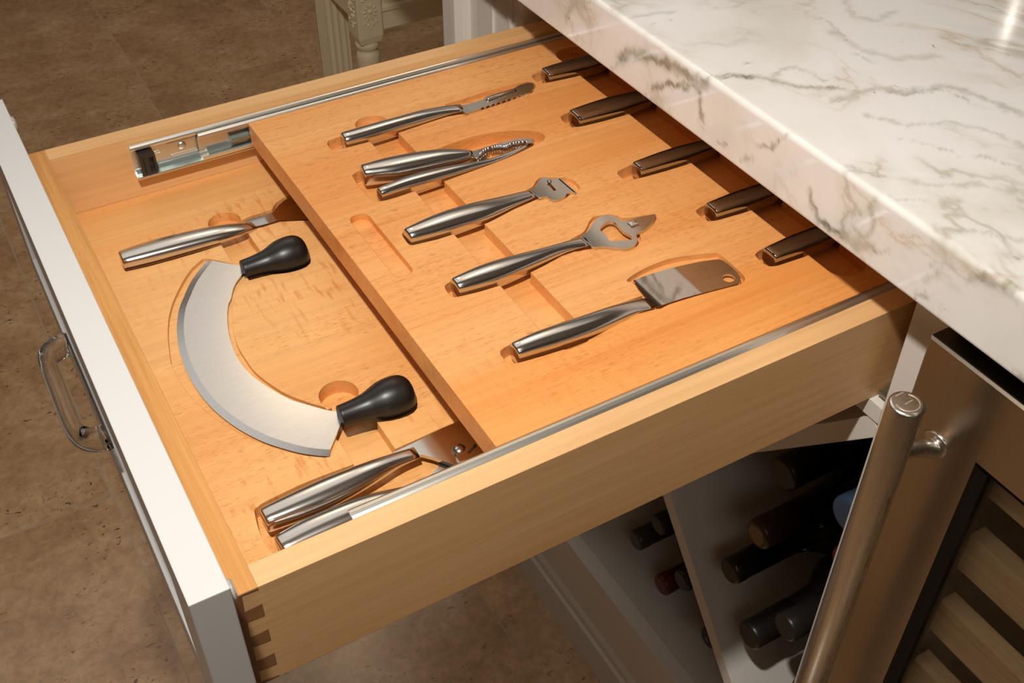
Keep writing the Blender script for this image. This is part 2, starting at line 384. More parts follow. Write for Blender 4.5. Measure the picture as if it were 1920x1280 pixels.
# ================================================================== marble countertop
def vein_mesh():
    x0, x1, y0, y1, z0, z1 = 0.4115, 1.45, -0.95, 1.0, 0.052, 0.1004
    st = 0.0018; vs = []; fs = []; r = 0.0035
    prof = [(x0+0.05, z0), (x0+0.0015, z0), (x0, z0+0.0015)]+[(x0, z0+0.0015+(z1-r-z0-0.0015)*k/26) for k in range(1, 27)]
    prof += [(x0+r-r*math.cos(t), z1-r+r*math.sin(t)) for t in (0.35, 0.8, 1.2, 1.57)]
    x = x0+r
    while x < 0.95: x += st*1.3; prof.append((x, z1))
    prof += [(x1, z1), (x1, z0), (x0+0.05, z0)]
    ny = int((0.60-(-0.25))/st); yl = [y0]+[-0.25+st*k for k in range(ny+1)]+[y1]
    n = len(prof)
    for y in yl: vs += [(p[0], y, p[1]) for p in prof]
    for i in range(len(yl)-1):
        for j in range(n-1):
            a = i*n+j; fs.append((a, a+1, a+n+1, a+n))
    fs.append(tuple(range(n-1))); fs.append(tuple(range((len(yl)-1)*n, len(yl)*n-1))[::-1])
    me = bpy.data.meshes.new('countertop'); me.from_pydata(vs, [], fs); me.update()
    # veins: traced as polylines in slab coordinates (s runs across the edge and on over the top)
    def uv_of(P):
        x, y, z = P
        return (z-z1 if x < x0+0.003 else x-x0, y)
    def px(pts, top):
        out = []
        for u, v in pts:
            P = on(u, v, 2, z1) if top else on(u, v, 0, x0)
            out.append((P[0]-x0, P[1]) if top else (P[2]-z1, P[1]))
        return out
    F, Tp = False, True
    wide = [([(1162, 112), (1180, 96), (1205, 104), (1240, 116), (1270, 130), (1300, 150), (1325, 158)], F, 6.5, 0.75),
            ([(1225, 165), (1245, 158), (1275, 158), (1310, 166)], F, 3.5, 0.7), ([(1308, 160), (1312, 180), (1313, 200), (1315, 225)], F, 4, 0.7),
            ([(1060, 35), (1068, 20), (1082, 0)], F, 5, 0.5), ([(1150, 130), (1160, 112)], F, 2.5, 0.4),
            ([(1330, 145), (1360, 140), (1400, 143), (1440, 147), (1490, 162), (1560, 166)], Tp, 4.0, 0.6),
            ([(1440, 147), (1480, 125), (1520, 135), (1545, 152)], Tp, 3.0, 0.4),
            ([(1180, 36), (1220, 26), (1260, 22)], Tp, 4, 0.3),
            ([(1516, 355), (1524, 385), (1532, 410), (1548, 425), (1572, 437), (1580, 448), (1600, 460), (1640, 470)], F, 3.5, 0.6),
            ([(1640, 375), (1632, 395), (1640, 415), (1625, 440), (1600, 455), (1640, 465)], F, 3.5, 0.5),
            ([(1735, 530), (1750, 515), (1765, 500)], F, 3, 0.3), ([(1820, 520), (1850, 523), (1880, 535), (1905, 540)], F, 5, 0.55),
            ([(1560, 190), (1640, 165), (1700, 172), (1780, 160), (1860, 190), (1920, 215)], Tp, 4.5, 0.45),
            ([(1560, 60), (1620, 95), (1680, 110), (1760, 105)], Tp, 5, 0.3), ([(1585, 0), (1600, 30), (1640, 40), (1680, 20)], Tp, 4, 0.3),
            ([(1690, 335), (1760, 350), (1830, 345), (1920, 365)], Tp, 3.0, 0.35), ([(1680, 430), (1740, 440), (1820, 430), (1920, 452)], Tp, 2.5, 0.35),
            ([(1620, 215), (1700, 235), (1790, 230), (1870, 250), (1920, 275)], Tp, 3, 0.35)]
    thin = [([(1160, 122), (1166, 108), (1185, 112), (1205, 108), (1235, 116), (1258, 124)], F, 1.6, 0.5), ([(1150, 178), (1212, 176), (1226, 168), (1245, 160), (1262, 160), (1282, 164), (1310, 168)], F, 1.7, 0.8),
            ([(1200, 93), (1215, 97), (1230, 100)], F, 1.2, 0.6), ([(1216, 110), (1255, 116), (1290, 136), (1322, 152)], F, 1.4, 0.5),
            ([(1330, 142), (1345, 148), (1385, 143), (1395, 141), (1410, 146)], Tp, 1.6, 0.8), ([(1316, 190), (1316, 225), (1318, 252)], F, 1.2, 0.4),
            ([(1420, 272), (1440, 279), (1452, 268), (1475, 253)], F, 1.6, 0.7), ([(1390, 300), (1400, 303), (1412, 296)], F, 2.0, 0.7), ([(1345, 265), (1352, 272), (1360, 268)], F, 1.6, 0.6),
            ([(1519, 357), (1522, 378), (1530, 400), (1542, 418), (1560, 432), (1580, 440), (1590, 446)], F, 1.5, 0.9), ([(1572, 440), (1580, 436), (1590, 440)], F, 3.5, 0.7),
            ([(1640, 470), (1650, 474), (1668, 470)], F, 1.4, 0.4), ([(1720, 552), (1735, 552), (1748, 556)], F, 1.8, 0.7), ([(1830, 522), (1850, 519), (1868, 519)], F, 1.8, 0.8), ([(1838, 532), (1860, 534), (1885, 538)], F, 1.4, 0.6),
            ([(1745, 498), (1752, 490), (1758, 482)], F, 1.3, 0.4), ([(1905, 700), (1915, 705), (1920, 712)], F, 2, 0.6), ([(1900, 560), (1910, 570)], F, 1.5, 0.5),
            ([(1246, 38), (1252, 40), (1258, 38)], Tp, 1.6, 0.9), ([(1222, 44), (1228, 43)], Tp, 1.4, 0.7), ([(1325, 11), (1340, 13)], Tp, 1.5, 0.7), ([(1390, 120), (1405, 118)], Tp, 1.4, 0.6),
            ([(1575, 310), (1600, 314), (1640, 326), (1680, 332)], Tp, 1.5, 0.5), ([(1666, 371), (1700, 373), (1740, 375)], Tp, 1.3, 0.5), ([(1560, 165), (1620, 172), (1640, 168), (1700, 178)], Tp, 1.5, 0.6),
            ([(1700, 178), (1760, 168), (1800, 180), (1850, 205), (1900, 210)], Tp, 1.4, 0.6), ([(1400, 20), (1440, 30), (1480, 26), (1540, 36)], Tp, 1.2, 0.35), ([(1550, 40), (1585, 70), (1600, 100), (1640, 118)], Tp, 1.3, 0.4),
            ([(1760, 60), (1800, 85), (1850, 90), (1900, 105)], Tp, 1.3, 0.4), ([(1690, 262), (1740, 268), (1800, 292), (1860, 296), (1920, 318)], Tp, 1.3, 0.4)]
    V = np.array(vs); S = np.where(V[:, 0] < x0+0.0035, np.minimum(V[:, 2]-z1, 0), V[:, 0]-x0); Y = V[:, 1]
    rs = np.random.RandomState(3)
    def field(lines):
        out = np.zeros(len(V))
        for pts, top, wd, amp in lines:
            p = np.array(px(pts, top)); dmin = np.full(len(V), 9.0)
            side = (S0 >= 0.0) if top else (S0 <= 0.002)
            for (a, b), (c, d) in zip(p[:-1], p[1:]):
                L = max((c-a)**2+(d-b)**2, 1e-12); t = np.clip(((S-a)*(c-a)+(Y-b)*(d-b))/L, 0, 1)
                dmin = np.minimum(dmin, np.hypot(S-a-t*(c-a), Y-b-t*(d-b)))
            out = np.maximum(out, np.where(side, amp*np.exp(-(dmin/(wd*0.00055))**2), 0))
        return out
    wob = lambda f, p: np.sin(S*f+Y*f*0.83+p)*np.cos(Y*f*1.27-S*f*0.41+p*2)
    S0 = S.copy(); S = S+0.0016*wob(260, 1)+0.0010*wob(610, 2)+0.0006*wob(1300, 4); Y = Y+0.0016*wob(230, 3)+0.0010*wob(570, 5)+0.0006*wob(1500, 6)
    thin = [(p, t, w*1.7, a*0.9) for p, t, w, a in thin]; wide = [(p, t, w*1.15, min(a*1.25, 0.95)) for p, t, w, a in wide]
    a1, a2 = field(wide), field(thin)
    at = me.color_attributes.new('vein', 'FLOAT_COLOR', 'POINT')
    arr = np.zeros((len(V), 4)); arr[:, 0] = a1; arr[:, 1] = a2; arr[:, 3] = 1
    at.data.foreach_set('color', arr.ravel())
    return me
ct = link('marble_countertop', vein_mesh(), M['marble'], None, (0.9, 0.1, 0.052), smooth=False)
for p in ct.data.polygons: p.use_smooth = True
tag(ct, 'thick white marble countertop with grey-green veins above the open drawer', 'countertop')

# ================================================================== drawer box
dr = empty('drawer', (0.3, W/2, -H), 'pulled-out maple drawer with dovetailed corners and white panelled front', 'drawer')
lz = [(0.0071, 0.0158, -0.0024), (0.0066, 0.0155, -0.0141), (0.0064, 0.0155, -0.0249), (0.0060, 0.0152, -0.0367), (0.0060, 0.0150, -0.0475), (0.0058, 0.0150, -0.0592), (0.0056, 0.0148, -0.0705)]
def side_outline():
    pts = [(BX, -H), (BX, 0.0), (T, 0.0), (T, -0.0024)]
    for i in range(0, 6, 2):                 # tails reach forward between the pins
        pts += [(lz[i][0], lz[i][2]+0.0007), (lz[i+1][0], lz[i+1][2]-0.0007), (T, lz[i+1][2])]
        if i+2 < 7: pts += [(T, lz[i+2][2])]
    pts += [(lz[6][0], lz[6][2]+0.0007), (lz[6][0], -H+0.003), (T, -H+0.0015), (T, -H)]
    return pts
MB().prism(side_outline(), 0.0, T, 1).build('side_board', M['maple'], dr)
MB().prism(side_outline(), W-T, W, 1).build('side_board', M['maple'], dr)
def front_board():
    m = MB().box(0.0002, T, -H, T, W-T, 0.0)
    for y0, y1 in ((0.0001, T), (W-T, W-0.0001)):
        so = side_outline()[2:-1]
        m.prism([(0.0002, -H), (0.0002, 0.0)]+so[:1]+so[1:]+[(T, -H)], y0, y1, 1)
    return m
fb = front_board().build('front_board', M['maple_front'], dr)
# the front board's end face is darker end grain showing between the dovetails
m = MB(); so = side_outline()[3:-1]
m.prism([(0.0003, -H), (0.0003, -0.0006), (T, -0.0006)]+so+[(T, -H+0.0001)], -0.0001, 0.0008, 1)
tag(m.build('end_grain', M['end_grain'], dr), 'darker end grain of the front board showing between the dovetails')
MB().box(BX-T, T, -H, BX, W-T, 0.0).build('back_board', M['maple'], dr)
MB().box(T, T, -H+0.006, BX-T, W-T, -H+0.012).build('bottom_board', M['maple'], dr)
# white front with recessed panel and stepped moulding
PY0, PY1, PZ0, PZ1, PX = -0.0243, 0.489, -0.112, 0.0397, -0.0200
fp = MB(); iy0, iy1, iz0, iz1 = PY0+0.052, PY1-0.052, PZ0+0.040, PZ1-0.040; bvl = 0.009; rec = 0.009
def rect(x, y0, y1, z0, z1): return [(x, y0, z0), (x, y1, z0), (x, y1, z1), (x, y0, z1)]
fp.rings([rect(-0.0002, PY0, PY1, PZ0, PZ1), rect(PX, PY0, PY1, PZ0, PZ1), rect(PX, iy0, iy1, iz0, iz1), rect(PX+rec, iy0+bvl, iy1-bvl, iz0+bvl, iz1-bvl)])
fpo = fp.build('front_panel', M['white_face'], dr)
# clear pull on a dark backplate
m = MB().box(PX-0.0012, 0.166, -0.0345, PX+0.0002, 0.282, -0.0295); m2 = m.build('pull_backplate', M['black_plastic'], dr)
def ringpath(path, hw, hh, n=16, nn=2.6):
    rs = []
    for i, p in enumerate(path):
        p = Vector(p); t = (Vector(path[min(i+1, len(path)-1)])-Vector(path[max(i-1, 0)])).normalized()
        up = Vector((0, 0, 1)); sd = t.cross(up).normalized()
        rs.append([p+sd*hw*math.copysign(abs(math.cos(2*math.pi*j/n))**(2/nn), math.cos(2*math.pi*j/n))+up*hh*math.copysign(abs(math.sin(2*math.pi*j/n))**(2/nn), math.sin(2*math.pi*j/n)) for j in range(n)])
    return rs
pp = smooth_poly([(PX-0.0015, 0.272, -0.032), (PX-0.008, 0.272, -0.032), (PX-0.0160, 0.266, -0.032), (PX-0.0175, 0.250, -0.032), (PX-0.0175, 0.200, -0.032), (PX-0.0155, 0.184, -0.032), (PX-0.008, 0.176, -0.032), (PX-0.0015, 0.176, -0.032)], False, 5)
po = MB().rings(ringpath([tuple(p) for p in pp], 0.0055, 0.0088)).build('pull_handle', M['acrylic'], dr, smooth=True)
tag(po, 'clear acrylic bow pull')
MB().box(PX-0.0032, 0.168, -0.037, PX-0.0012, 0.280, -0.027).build('pull_base', M['acrylic'], dr)
# rubber bumpers on the back of the white front
for y in (-0.0125, W+0.009):
    m = MB().lathe((-0.0003, y, 0.0228), (1, y, 0.0228), [(0, 0.0060), (0.0022, 0.0060), (0.0034, 0.0048), (0.0036, 0.0001)], 24)
    tag(m.build('bumper', M['bumper'], dr, smooth=False), 'clear rubber bumper dot')

# ---- slides screwed to the inner faces of the sides
def slide(side):
    """side=+1 far, -1 near; lateral coordinate q runs from the wood (0) inwards (0.0127)"""
    yw = W-T if side > 0 else T
    Y = lambda q: yw-side*q
    x0, x1 = 0.0755, 0.66
    zt, zb = -0.0045 if side > 0 else 0.0004, -0.0345
    if side < 0: zb = -0.030
    g = 0.0009
    def tri(qa, qb, z, up, n=6):             # rounded lip between two lateral positions
        c, r = 0.5*(qa+qb), 0.5*(qb-qa); return [(c-r*math.cos(math.pi*k/n), z+up*min(r, 0.0024)*(math.sin(math.pi*k/n)-1)) for k in range(n+1)]
    lip = 0.0062 if side > 0 else 0.0086
    prof = [(0.0, zt-0.004)]+tri(0.0002, lip, zt, 1)+[(lip-0.0004, zt-0.0040), (lip-0.0009, zt-0.0030), (lip-0.0012, zt-0.0022), (0.0030, zt-0.0018), (g, zt-0.0040)]
    lw = 0.0098
    prof += [(g, zb+0.0040), (0.0030, zb+0.0018), (lw-0.0012, zb+0.0018), (lw-0.0008, zb+0.0034), (lw-0.0003, zb+0.0036)]+tri(0.0002, lw, zb, -1)[::-1]+[(0.0, zb+0.004)]
    m = MB(); m.prism([(Y(a), b) for a, b in prof], x0, x1, 0)
    sl = m.build('drawer_slide', M['zinc'], dr)
    # middle member
    mx0 = 0.1288
    mt, mb_ = (zt-0.0012 if side > 0 else zt-0.0065), zb+0.0042
    prof = [(0.0040, mt-0.0070), (0.0072, mt-0.0050)]+tri(0.0076, 0.0123, mt, 1)+[(0.0122, mt-0.0042), (0.0116, mt-0.0042), (0.0112, mt-0.0022), (0.0086, mt-0.0022), (0.0078, mt-0.0058), (0.0050, mt-0.0078),
            (0.0050, mb_+0.0040), (0.0060, mb_+0.0015), (0.0085, mb_+0.0015), (0.0112, mb_+0.0037), (0.0123, mb_+0.003), (0.0118, mb_+0.0004), (0.0100, mb_-0.0004), (0.0060, mb_-0.0002), (0.0040, mb_+0.0025)]
    m = MB(); m.prism([(Y(a), b) for a, b in prof], mx0, x1-0.01, 0); m.build('middle_rail', M['zinc'], sl)
    mb_ = zb+0.0042
    # blue-zinc ball track and inner member
    m = MB(); m.prism([(Y(0.0042), mb_+0.0022), (Y(0.0042), mb_+0.0085), (Y(0.0052), mb_+0.0085), (Y(0.0072), mb_+0.0045), (Y(0.0095), mb_+0.0042), (Y(0.0095), mb_+0.0022)], mx0+0.006, x1-0.02, 0)
    m.build('ball_track', M['zinc_blue'], sl)
    m = MB(); m.box(0.1545, min(Y(0.0055), Y(0.0118)), mb_+0.0092, x1-0.03, max(Y(0.0055), Y(0.0118)), mb_+0.0118); m.box(0.1545, min(Y(0.0055), Y(0.0088)), mb_+0.0118, x1-0.03, max(Y(0.0055), Y(0.0088)), mb_+0.0142)
    m.build('inner_rail', M['zinc_blue'], sl)
    m = MB(); m.prism([(Y(0.0010), zb+0.0018), (Y(0.0010), zb+0.0072), (Y(0.0022), zb+0.0068), (Y(0.0036), zb+0.0040), (Y(0.0095), zb+0.0030), (Y(0.0095), zb+0.0018)], x0+0.001, mx0+0.004, 0)
    m.build('ball_track', M['zinc_blue'], sl)
    # stop block
    m = MB(); ya, yb = sorted((Y(0.0010), Y(0.0100)))
    m.prism([(0.0795, zt-0.0062), (0.0895, zt-0.0066), (0.0925, zt-0.0085), (0.0925, zb+0.0062), (0.0895, zb+0.0042), (0.0795, zb+0.0042)], ya, yb, 1)
    cut = [MB().box(0.0868, yb-0.02 if side < 0 else ya-0.01, zb+0.0065, 0.0905, yb+0.01 if side < 0 else ya+0.005, zt-0.0105).mesh(), MB().box(0.0822, yb-0.02 if side < 0 else ya-0.01, zb+0.0065, 0.0832, yb+0.01 if side < 0 else ya+0.002, zt-0.0105).mesh()]
    link('stop_block', carve(m.mesh(), cut), M['black_plastic'], sl)
    # screw
    sx, sz = 0.1165, -0.0172
    m = MB(); m.lathe((sx, Y(0.0008), sz), (sx, Y(1.0), sz), [(0, 0.0034), (0.0006, 0.0034), (0.0014, 0.0026), (0.0018, 0.0012), (0.0018, 0.0001)], 20)
    sc_ = link('screw', carve(m.mesh(), [MB().box(sx-0.0017, min(Y(0.0018), Y(0.0040)), sz-0.0004, sx+0.0017, max(Y(0.0018), Y(0.0040)), sz+0.0004).mesh(), MB().box(sx-0.0004, min(Y(0.0018), Y(0.0040)), sz-0.0017, sx+0.0004, max(Y(0.0018), Y(0.0040)), sz+0.0017).mesh()]), M['zinc'], sl)
    # slot outlines in the web
    for xa, xb, z in ((0.1045, 0.1275, -0.0118), (0.1060, 0.1285, -0.0243), (0.0935, 0.0990, -0.0175), (0.1255, 0.1290, -0.0140)):
        ol = rrect(xa, z-0.0011, xb, z+0.0011, 0.00105, 4); il = rrect(xa+0.00035, z-0.00075, xb-0.00035, z+0.00075, 0.0007, 4)
        m = MB(); q0, q1 = Y(0.0009), Y(0.0014)
        rs = [[(p[0], q0, p[1]) for p in ol], [(p[0], q1, p[1]) for p in ol], [(p[0], q1, p[1]) for p in il], [(p[0], q0, p[1]) for p in il]]
        m.rings(rs, caps=False); m.build('slot_rim', M['zinc'], sl)
    return sl
slide(1); slide(-1)

# ================================================================== utensil handles
def stations(crop, tops, bots, z):
    a = crop(tops, z); b = crop(bots, z); return [(np.array(p[:2]), np.array(q[:2])) for p, q in zip(a, b)]
def handle_loft(st, zc, th, k=0.86, n=28, pw=None, cap=True, zcs=None, flat=None):
    """st: (far edge, near edge) pairs; th: half thickness per station; returns MB"""
    m = MB(); P = []; N = len(st)
    cs = [0.5*(a+b) for a, b in st]; ws = [0.5*np.hypot(*(a-b))*k for a, b in st]
    zcs = list(zcs or [zc]*N); th = list(th)
    if flat is not None: zcs[-1] = flat; zcs[-2] = 0.55*zcs[-2]+0.45*flat; th[-1] = min(th[-1], 0.0015); th[-2] = min(th[-2], 0.0034)
    s = [0]+list(np.cumsum([np.hypot(*(cs[i+1]-cs[i])) for i in range(N-1)]))
    ss = np.linspace(0, s[-1], 26)
    ax = cs[-1]-cs[0]; ax = ax/np.hypot(*ax)
    def sm(vals):                              # smooth interpolation
        v = np.interp(ss, s, vals); 
        for _ in range(3): v[1:-1] = 0.25*v[:-2]+0.5*v[1:-1]+0.25*v[2:]
        return v
    X = sm([c[0] for c in cs]); Y = sm([c[1] for c in cs]); Wd = sm(ws); Th = sm(th); Z = sm(zcs); PW = sm(pw or [3.2]*N)
    rings = []
    for i in range(len(ss)):
        i0, i1 = max(i-1, 0), min(i+1, len(ss)-1)
        t = np.array([X[i1]-X[i0], Y[i1]-Y[i0]]); t = t/np.hypot(*t); nn = np.array([-t[1], t[0]])
        def ring(scw, sch, dx):
            out = []
            for j in range(n):
                an = 2*math.pi*(j+0.5)/n; c, s_ = math.cos(an), math.sin(an)
                cc = math.copysign(abs(c)**(2/PW[i]), c)*Wd[i]*scw; s2 = math.copysign(abs(s_)**(2/PW[i]), s_)*Th[i]*sch
                out.append((X[i]+nn[0]*cc+t[0]*dx, Y[i]+nn[1]*cc+t[1]*dx, Z[i]+s2))
            return out
        if i == 0 and cap:
            rings += [ring(0.78, 0.72, -0.0012), ring(0.93, 0.91, -0.0008), ring(0.985, 0.98, 0.0001)]
        else: rings.append(ring(1, 1, 0))
    m.rings(rings); return m
def pocket(st, margin, ext0=0.004, ext1=0.003, rnd=True):
    """plan outline around the stations"""
    cs = [0.5*(a+b) for a, b in st]; ax = cs[1]-cs[0]; ax /= np.hypot(*ax); bx = cs[-1]-cs[-2]; bx /= np.hypot(*bx)
    far, near = [], []
    for i, (a, b) in enumerate(st):
        d = (a-b)/np.hypot(*(a-b)); mg = margin
        far.append(a+d*mg); near.append(b-d*mg*0.35)
    f0, n0 = far[0]-ax*ext0, near[0]-ax*ext0; mid = 0.5*(f0+n0)
    r = 0.35
    start = [n0+(f0-n0)*0.04+ax*ext0*0.6, n0+(f0-n0)*0.12+ax*ext0*0.15, n0+(f0-n0)*0.3, f0+(n0-f0)*0.3, f0+(n0-f0)*0.12+ax*ext0*0.15, f0+(n0-f0)*0.04+ax*ext0*0.6]
    e = [far[-1]+bx*ext1, near[-1]+bx*ext1]
    return start+far+[e[0]]+[e[1]]+near[::-1]
def cutter(poly, ztop, depth): return MB().prism([(p[0], p[1]) for p in poly], ztop-depth, ztop+0.02, 2).mesh()
def blade_prism(poly, z0, z1): return MB().prism([(p[0], p[1]) for p in poly], z0, z1, 2)

CR3 = Crop(4, 200, 360); CR4 = Crop(4, 300, 560); CR5 = Crop(4, 440, 740); CR6 = Crop(4, 600, 120); CR7 = Crop(3.6577, 730, 310); CR8 = Crop(3.6577, 900, 440)
CRA = Crop(4, 960, 0); CRB = Crop(3.2, 1140, 220)
tray_cuts, ins_cuts = [], []
ZH = ZT+0.0004                              # height of the handle axes on the tray
def utensil(name, loc, label, cat, grp): return empty(name, loc, label, cat, grp)
G1 = 'steel kitchen tools inlaid in the sliding tray'; G2 = 'knives with hidden blades at the back of the tray'; G3 = 'tools laid in the lower insert'

# --- serrated peeler (A)
st = stations(CR6, [(163, 545), (350, 488), (560, 430), (780, 360), (940, 322), (1040, 306)], [(203, 618), (400, 568), (590, 508), (790, 440), (950, 388), (1090, 362)], ZH)
A = utensil('peeler', (*(0.5*(st[0][0]+st[-1][1])), ZT), 'steel peeler with serrated slotted head, farthest tool on the tray', 'peeler', G1)
handle_loft(st, ZH, [.0068, .0072, .0070, .0058, .0040, .0026], pw=[2.9, 2.7, 2.5, 2.4, 2.3, 2.3], flat=ZT+0.0012).build('handle', M['steel'], A, smooth=True)
tray_cuts.append(cutter(pocket(st, 0.0022, 0.0135, 0.001), ZT, 0.0095))
head = [(1045, 310), (1100, 300), (1225, 262), (1242, 243), (1350, 208), (1460, 176), (1500, 152), (1560, 136), (1595, 138), (1606, 152), (1600, 180), (1580, 205)]
ser = []; x0s, y0s, x1s, y1s = 1580, 208, 1200, 330
for i in range(20):
    t = i/19; ser.append((x0s+(x1s-x0s)*t, y0s+(y1s-y0s)*t+(5 if i % 2 else -5)))
head_w = CR6(head+ser+[(1110, 362)], ZT+0.002)
slot = CR6([(1262, 268), (1470, 192), (1468, 182), (1258, 246)], ZT+0.002)
link('blade', carve(blade_prism(head_w, ZT-0.0002, ZT+0.0016).mesh(), [blade_prism(slot, ZT-0.01, ZT+0.01).mesh()]), M['steel_head'], A)
a_, b_ = CR6([(1250, 262), (1468, 188)], ZT+0.003)
MB().tube([(a_[0], a_[1], ZT+0.0012), (a_[0]+.002, a_[1], ZT+0.0026), (b_[0]-.002, b_[1], ZT+0.0026), (b_[0], b_[1], ZT+0.0012)], 0.0011, 8).build('slicing_bar', M['steel'], A, smooth=True)
for dx in (0, 14):
    p, q_ = CR6([(1040+dx, 306), (1092+dx, 362)], ZT+0.003); MB().tube([(p[0], p[1], ZT+0.0018), (q_[0], q_[1], ZT+0.0018)], 0.0006, 6).build('collar_ridge', M['steel'], A)
tray_cuts.append(cutter(CR6([(930, 330), (945, 300), (1100, 255), (1240, 205), (1460, 148), (1560, 128), (1608, 135), (1618, 165), (1590, 215), (1400, 285), (1200, 348), (1100, 372), (1040, 378)], ZT), ZT, 0.0040))

# --- nutcracker (B)
stu = stations(CR6, [(318, 802), (500, 742), (700, 697), (900, 668), (1060, 664), (1135, 672)], [(345, 885), (550, 862), (760, 815), (950, 766), (1080, 735), (1150, 712)], ZH)
stl = stations(CR6, [(440, 968), (600, 892), (760, 838), (900, 802), (1080, 765), (1200, 742), (1330, 700), (1460, 640), (1555, 592)], [(472, 1024), (680, 955), (860, 902), (1000, 855), (1140, 810), (1260, 762), (1400, 712), (1500, 665), (1590, 608)], ZH-0.0015)
B = utensil('nutcracker', (*(0.5*(stu[0][0]+stl[-1][1])), ZT-0.009), 'two-armed steel nutcracker with ribbed jaws, second tool from the far rail', 'nutcracker', G1)
handle_loft(stu, ZH, [.0078, .0080, .0076, .0068, .0052, .0036], pw=[3.2, 3, 2.8, 2.6, 2.4, 2.4], zcs=[ZH+.001]*6).build('upper_arm', M['steel'], B, smooth=True)
handle_loft(stl, ZH, [.0070, .0074, .0068, .0060, .0050, .0042, .0036, .0032, .0022], pw=[3.2, 3, 2.8, 2.6, 2.4, 2.4, 2.4, 2.4, 2.4], zcs=[ZH-.0015]*5+[ZH-.003]*4).build('lower_arm', M['steel'], B, smooth=True)
RT_ = [(1200, 664), (1240, 632), (1300, 612), (1350, 605), (1385, 610), (1425, 592), (1480, 580), (1550, 575)]
j1 = CR6([(1090, 668), (1200, 636), (1350, 588), (1480, 558), (1560, 552), (1610, 566), (1600, 592), (1556, 590)]+RT_[::-1]+[(1190, 700), (1130, 700)], ZT-0.001)
blade_prism(j1, ZT-0.0060, ZT-0.0012).build('jaw', M['steel_head'], B)
j2 = CR6([(1185, 690), (1188, 745), (1260, 745), (1400, 700), (1520, 640), (1556, 605), (1540, 590), (1400, 690), (1260, 700)], ZT-0.0075)
blade_prism(j2, ZT-0.0098, ZT-0.0085).build('lower_jaw', M['steel_head'], B)
rt_ = [np.array(p) for p in smooth_poly(RT_, False, 6)]
for i in range(20):                          # ribs of the jaw
    u, v = rt_[int(i*(len(rt_)-1)/19)]; p = CR6([(u, v)], ZT-0.001)[0]
    MB().tube([(p[0], p[1], ZT-0.0008), (p[0], p[1]-0.0004, ZT-0.0090)], 0.0010, 8).build('jaw_rib', M['steel_head'], B, smooth=True)
p = CR6([(1150, 712)], ZT)[0]
MB().tube([(p[0]-.001, p[1]+.0035, ZT-0.004), (p[0]+.0022, p[1]+.003, ZT-0.0005), (p[0]+.0032, p[1]-.001, ZT-0.0008), (p[0]+.0030, p[1]-.0055, ZT-0.004)], 0.0012, 8).build('hinge_loop', M['steel'], B, smooth=True)
pb = CR6(smooth_poly([(440, 1030), (330, 960), (248, 850), (262, 818), (310, 795), (520, 725), (760, 680), (1000, 590), (1200, 530), (1420, 500), (1600, 500), (1675, 525), (1682, 560), (1640, 590), (1480, 672), (1300, 745), (1100, 818), (928, 880), (720, 950)], True, 4), ZT)
tray_cuts.append(cutter(pb, ZT, 0.0105))

# --- channel zester (C)
st = stations(CR7, [(103, 462), (250, 385), (400, 322), (600, 258), (800, 210), (960, 172)], [(160, 540), (330, 500), (480, 452), (680, 385), (860, 292), (1020, 222)], ZH)
Cc = utensil('zester', (*(0.5*(st[0][0]+st[-1][1])), ZT), 'steel zester with short curled head, between nutcracker and bottle opener', 'zester', G1)
handle_loft(st, ZH, [.0072, .0078, .0076, .0066, .0046, .0024], pw=[2.9, 2.7, 2.5, 2.4, 2.3, 2.3], flat=ZT+0.0012).build('handle', M['steel'], Cc, smooth=True)
tray_cuts.append(cutter(pocket(st, 0.0016, 0.0025, 0.001), ZT, 0.0095))
hd = CR7(smooth_poly([(965, 170), (985, 160), (1005, 145), (1020, 112), (1042, 90), (1070, 82), (1098, 92), (1120, 96), (1165, 86), (1220, 130), (1280, 182), (1245, 182), (1222, 188), (1200, 215), (1150, 236), (1105, 232), (1080, 214), (1020, 218)], True, 3), ZT+0.002)
hole = CR7([(1082, 128), (1100, 120), (1146, 172), (1122, 178)], ZT+0.002)
link('head', carve(blade_prism(hd, ZT+0.0002, ZT+0.0022).mesh(), [blade_prism(hole, ZT-.01, ZT+.01).mesh()]), M['steel_head'], Cc)
p = CR7([(1098, 112)], ZT+0.002)[0]; MB().lathe((p[0], p[1], ZT+0.0018), (p[0], p[1], 1), [(0, .0022), (.0012, .0018), (.0018, .0006)], 14).build('channel_cutter', M['steel_dark'], Cc, smooth=True)
p, q_ = CR7([(1168, 88), (1278, 182)], ZT+0.003)
MB().tube([(p[0], p[1], ZT+0.0024), (q_[0], q_[1], ZT+0.0024)], 0.0007, 6).build('zesting_edge', M['steel_dark'], Cc)
p, q_ = CR7([(972, 172), (1028, 220)], ZT+0.003); MB().tube([(p[0], p[1], ZT+0.0022), (q_[0], q_[1], ZT+0.0022)], 0.0007, 6).build('collar_ridge', M['steel'], Cc)
tray_cuts.append(cutter(CR7(smooth_poly([(940, 175), (985, 145), (1005, 110), (1040, 82), (1100, 82), (1200, 86), (1260, 100), (1302, 140), (1300, 170), (1250, 192), (1200, 228), (1130, 242), (1080, 222), (1000, 232)], True, 3), ZT), ZT, 0.0035))

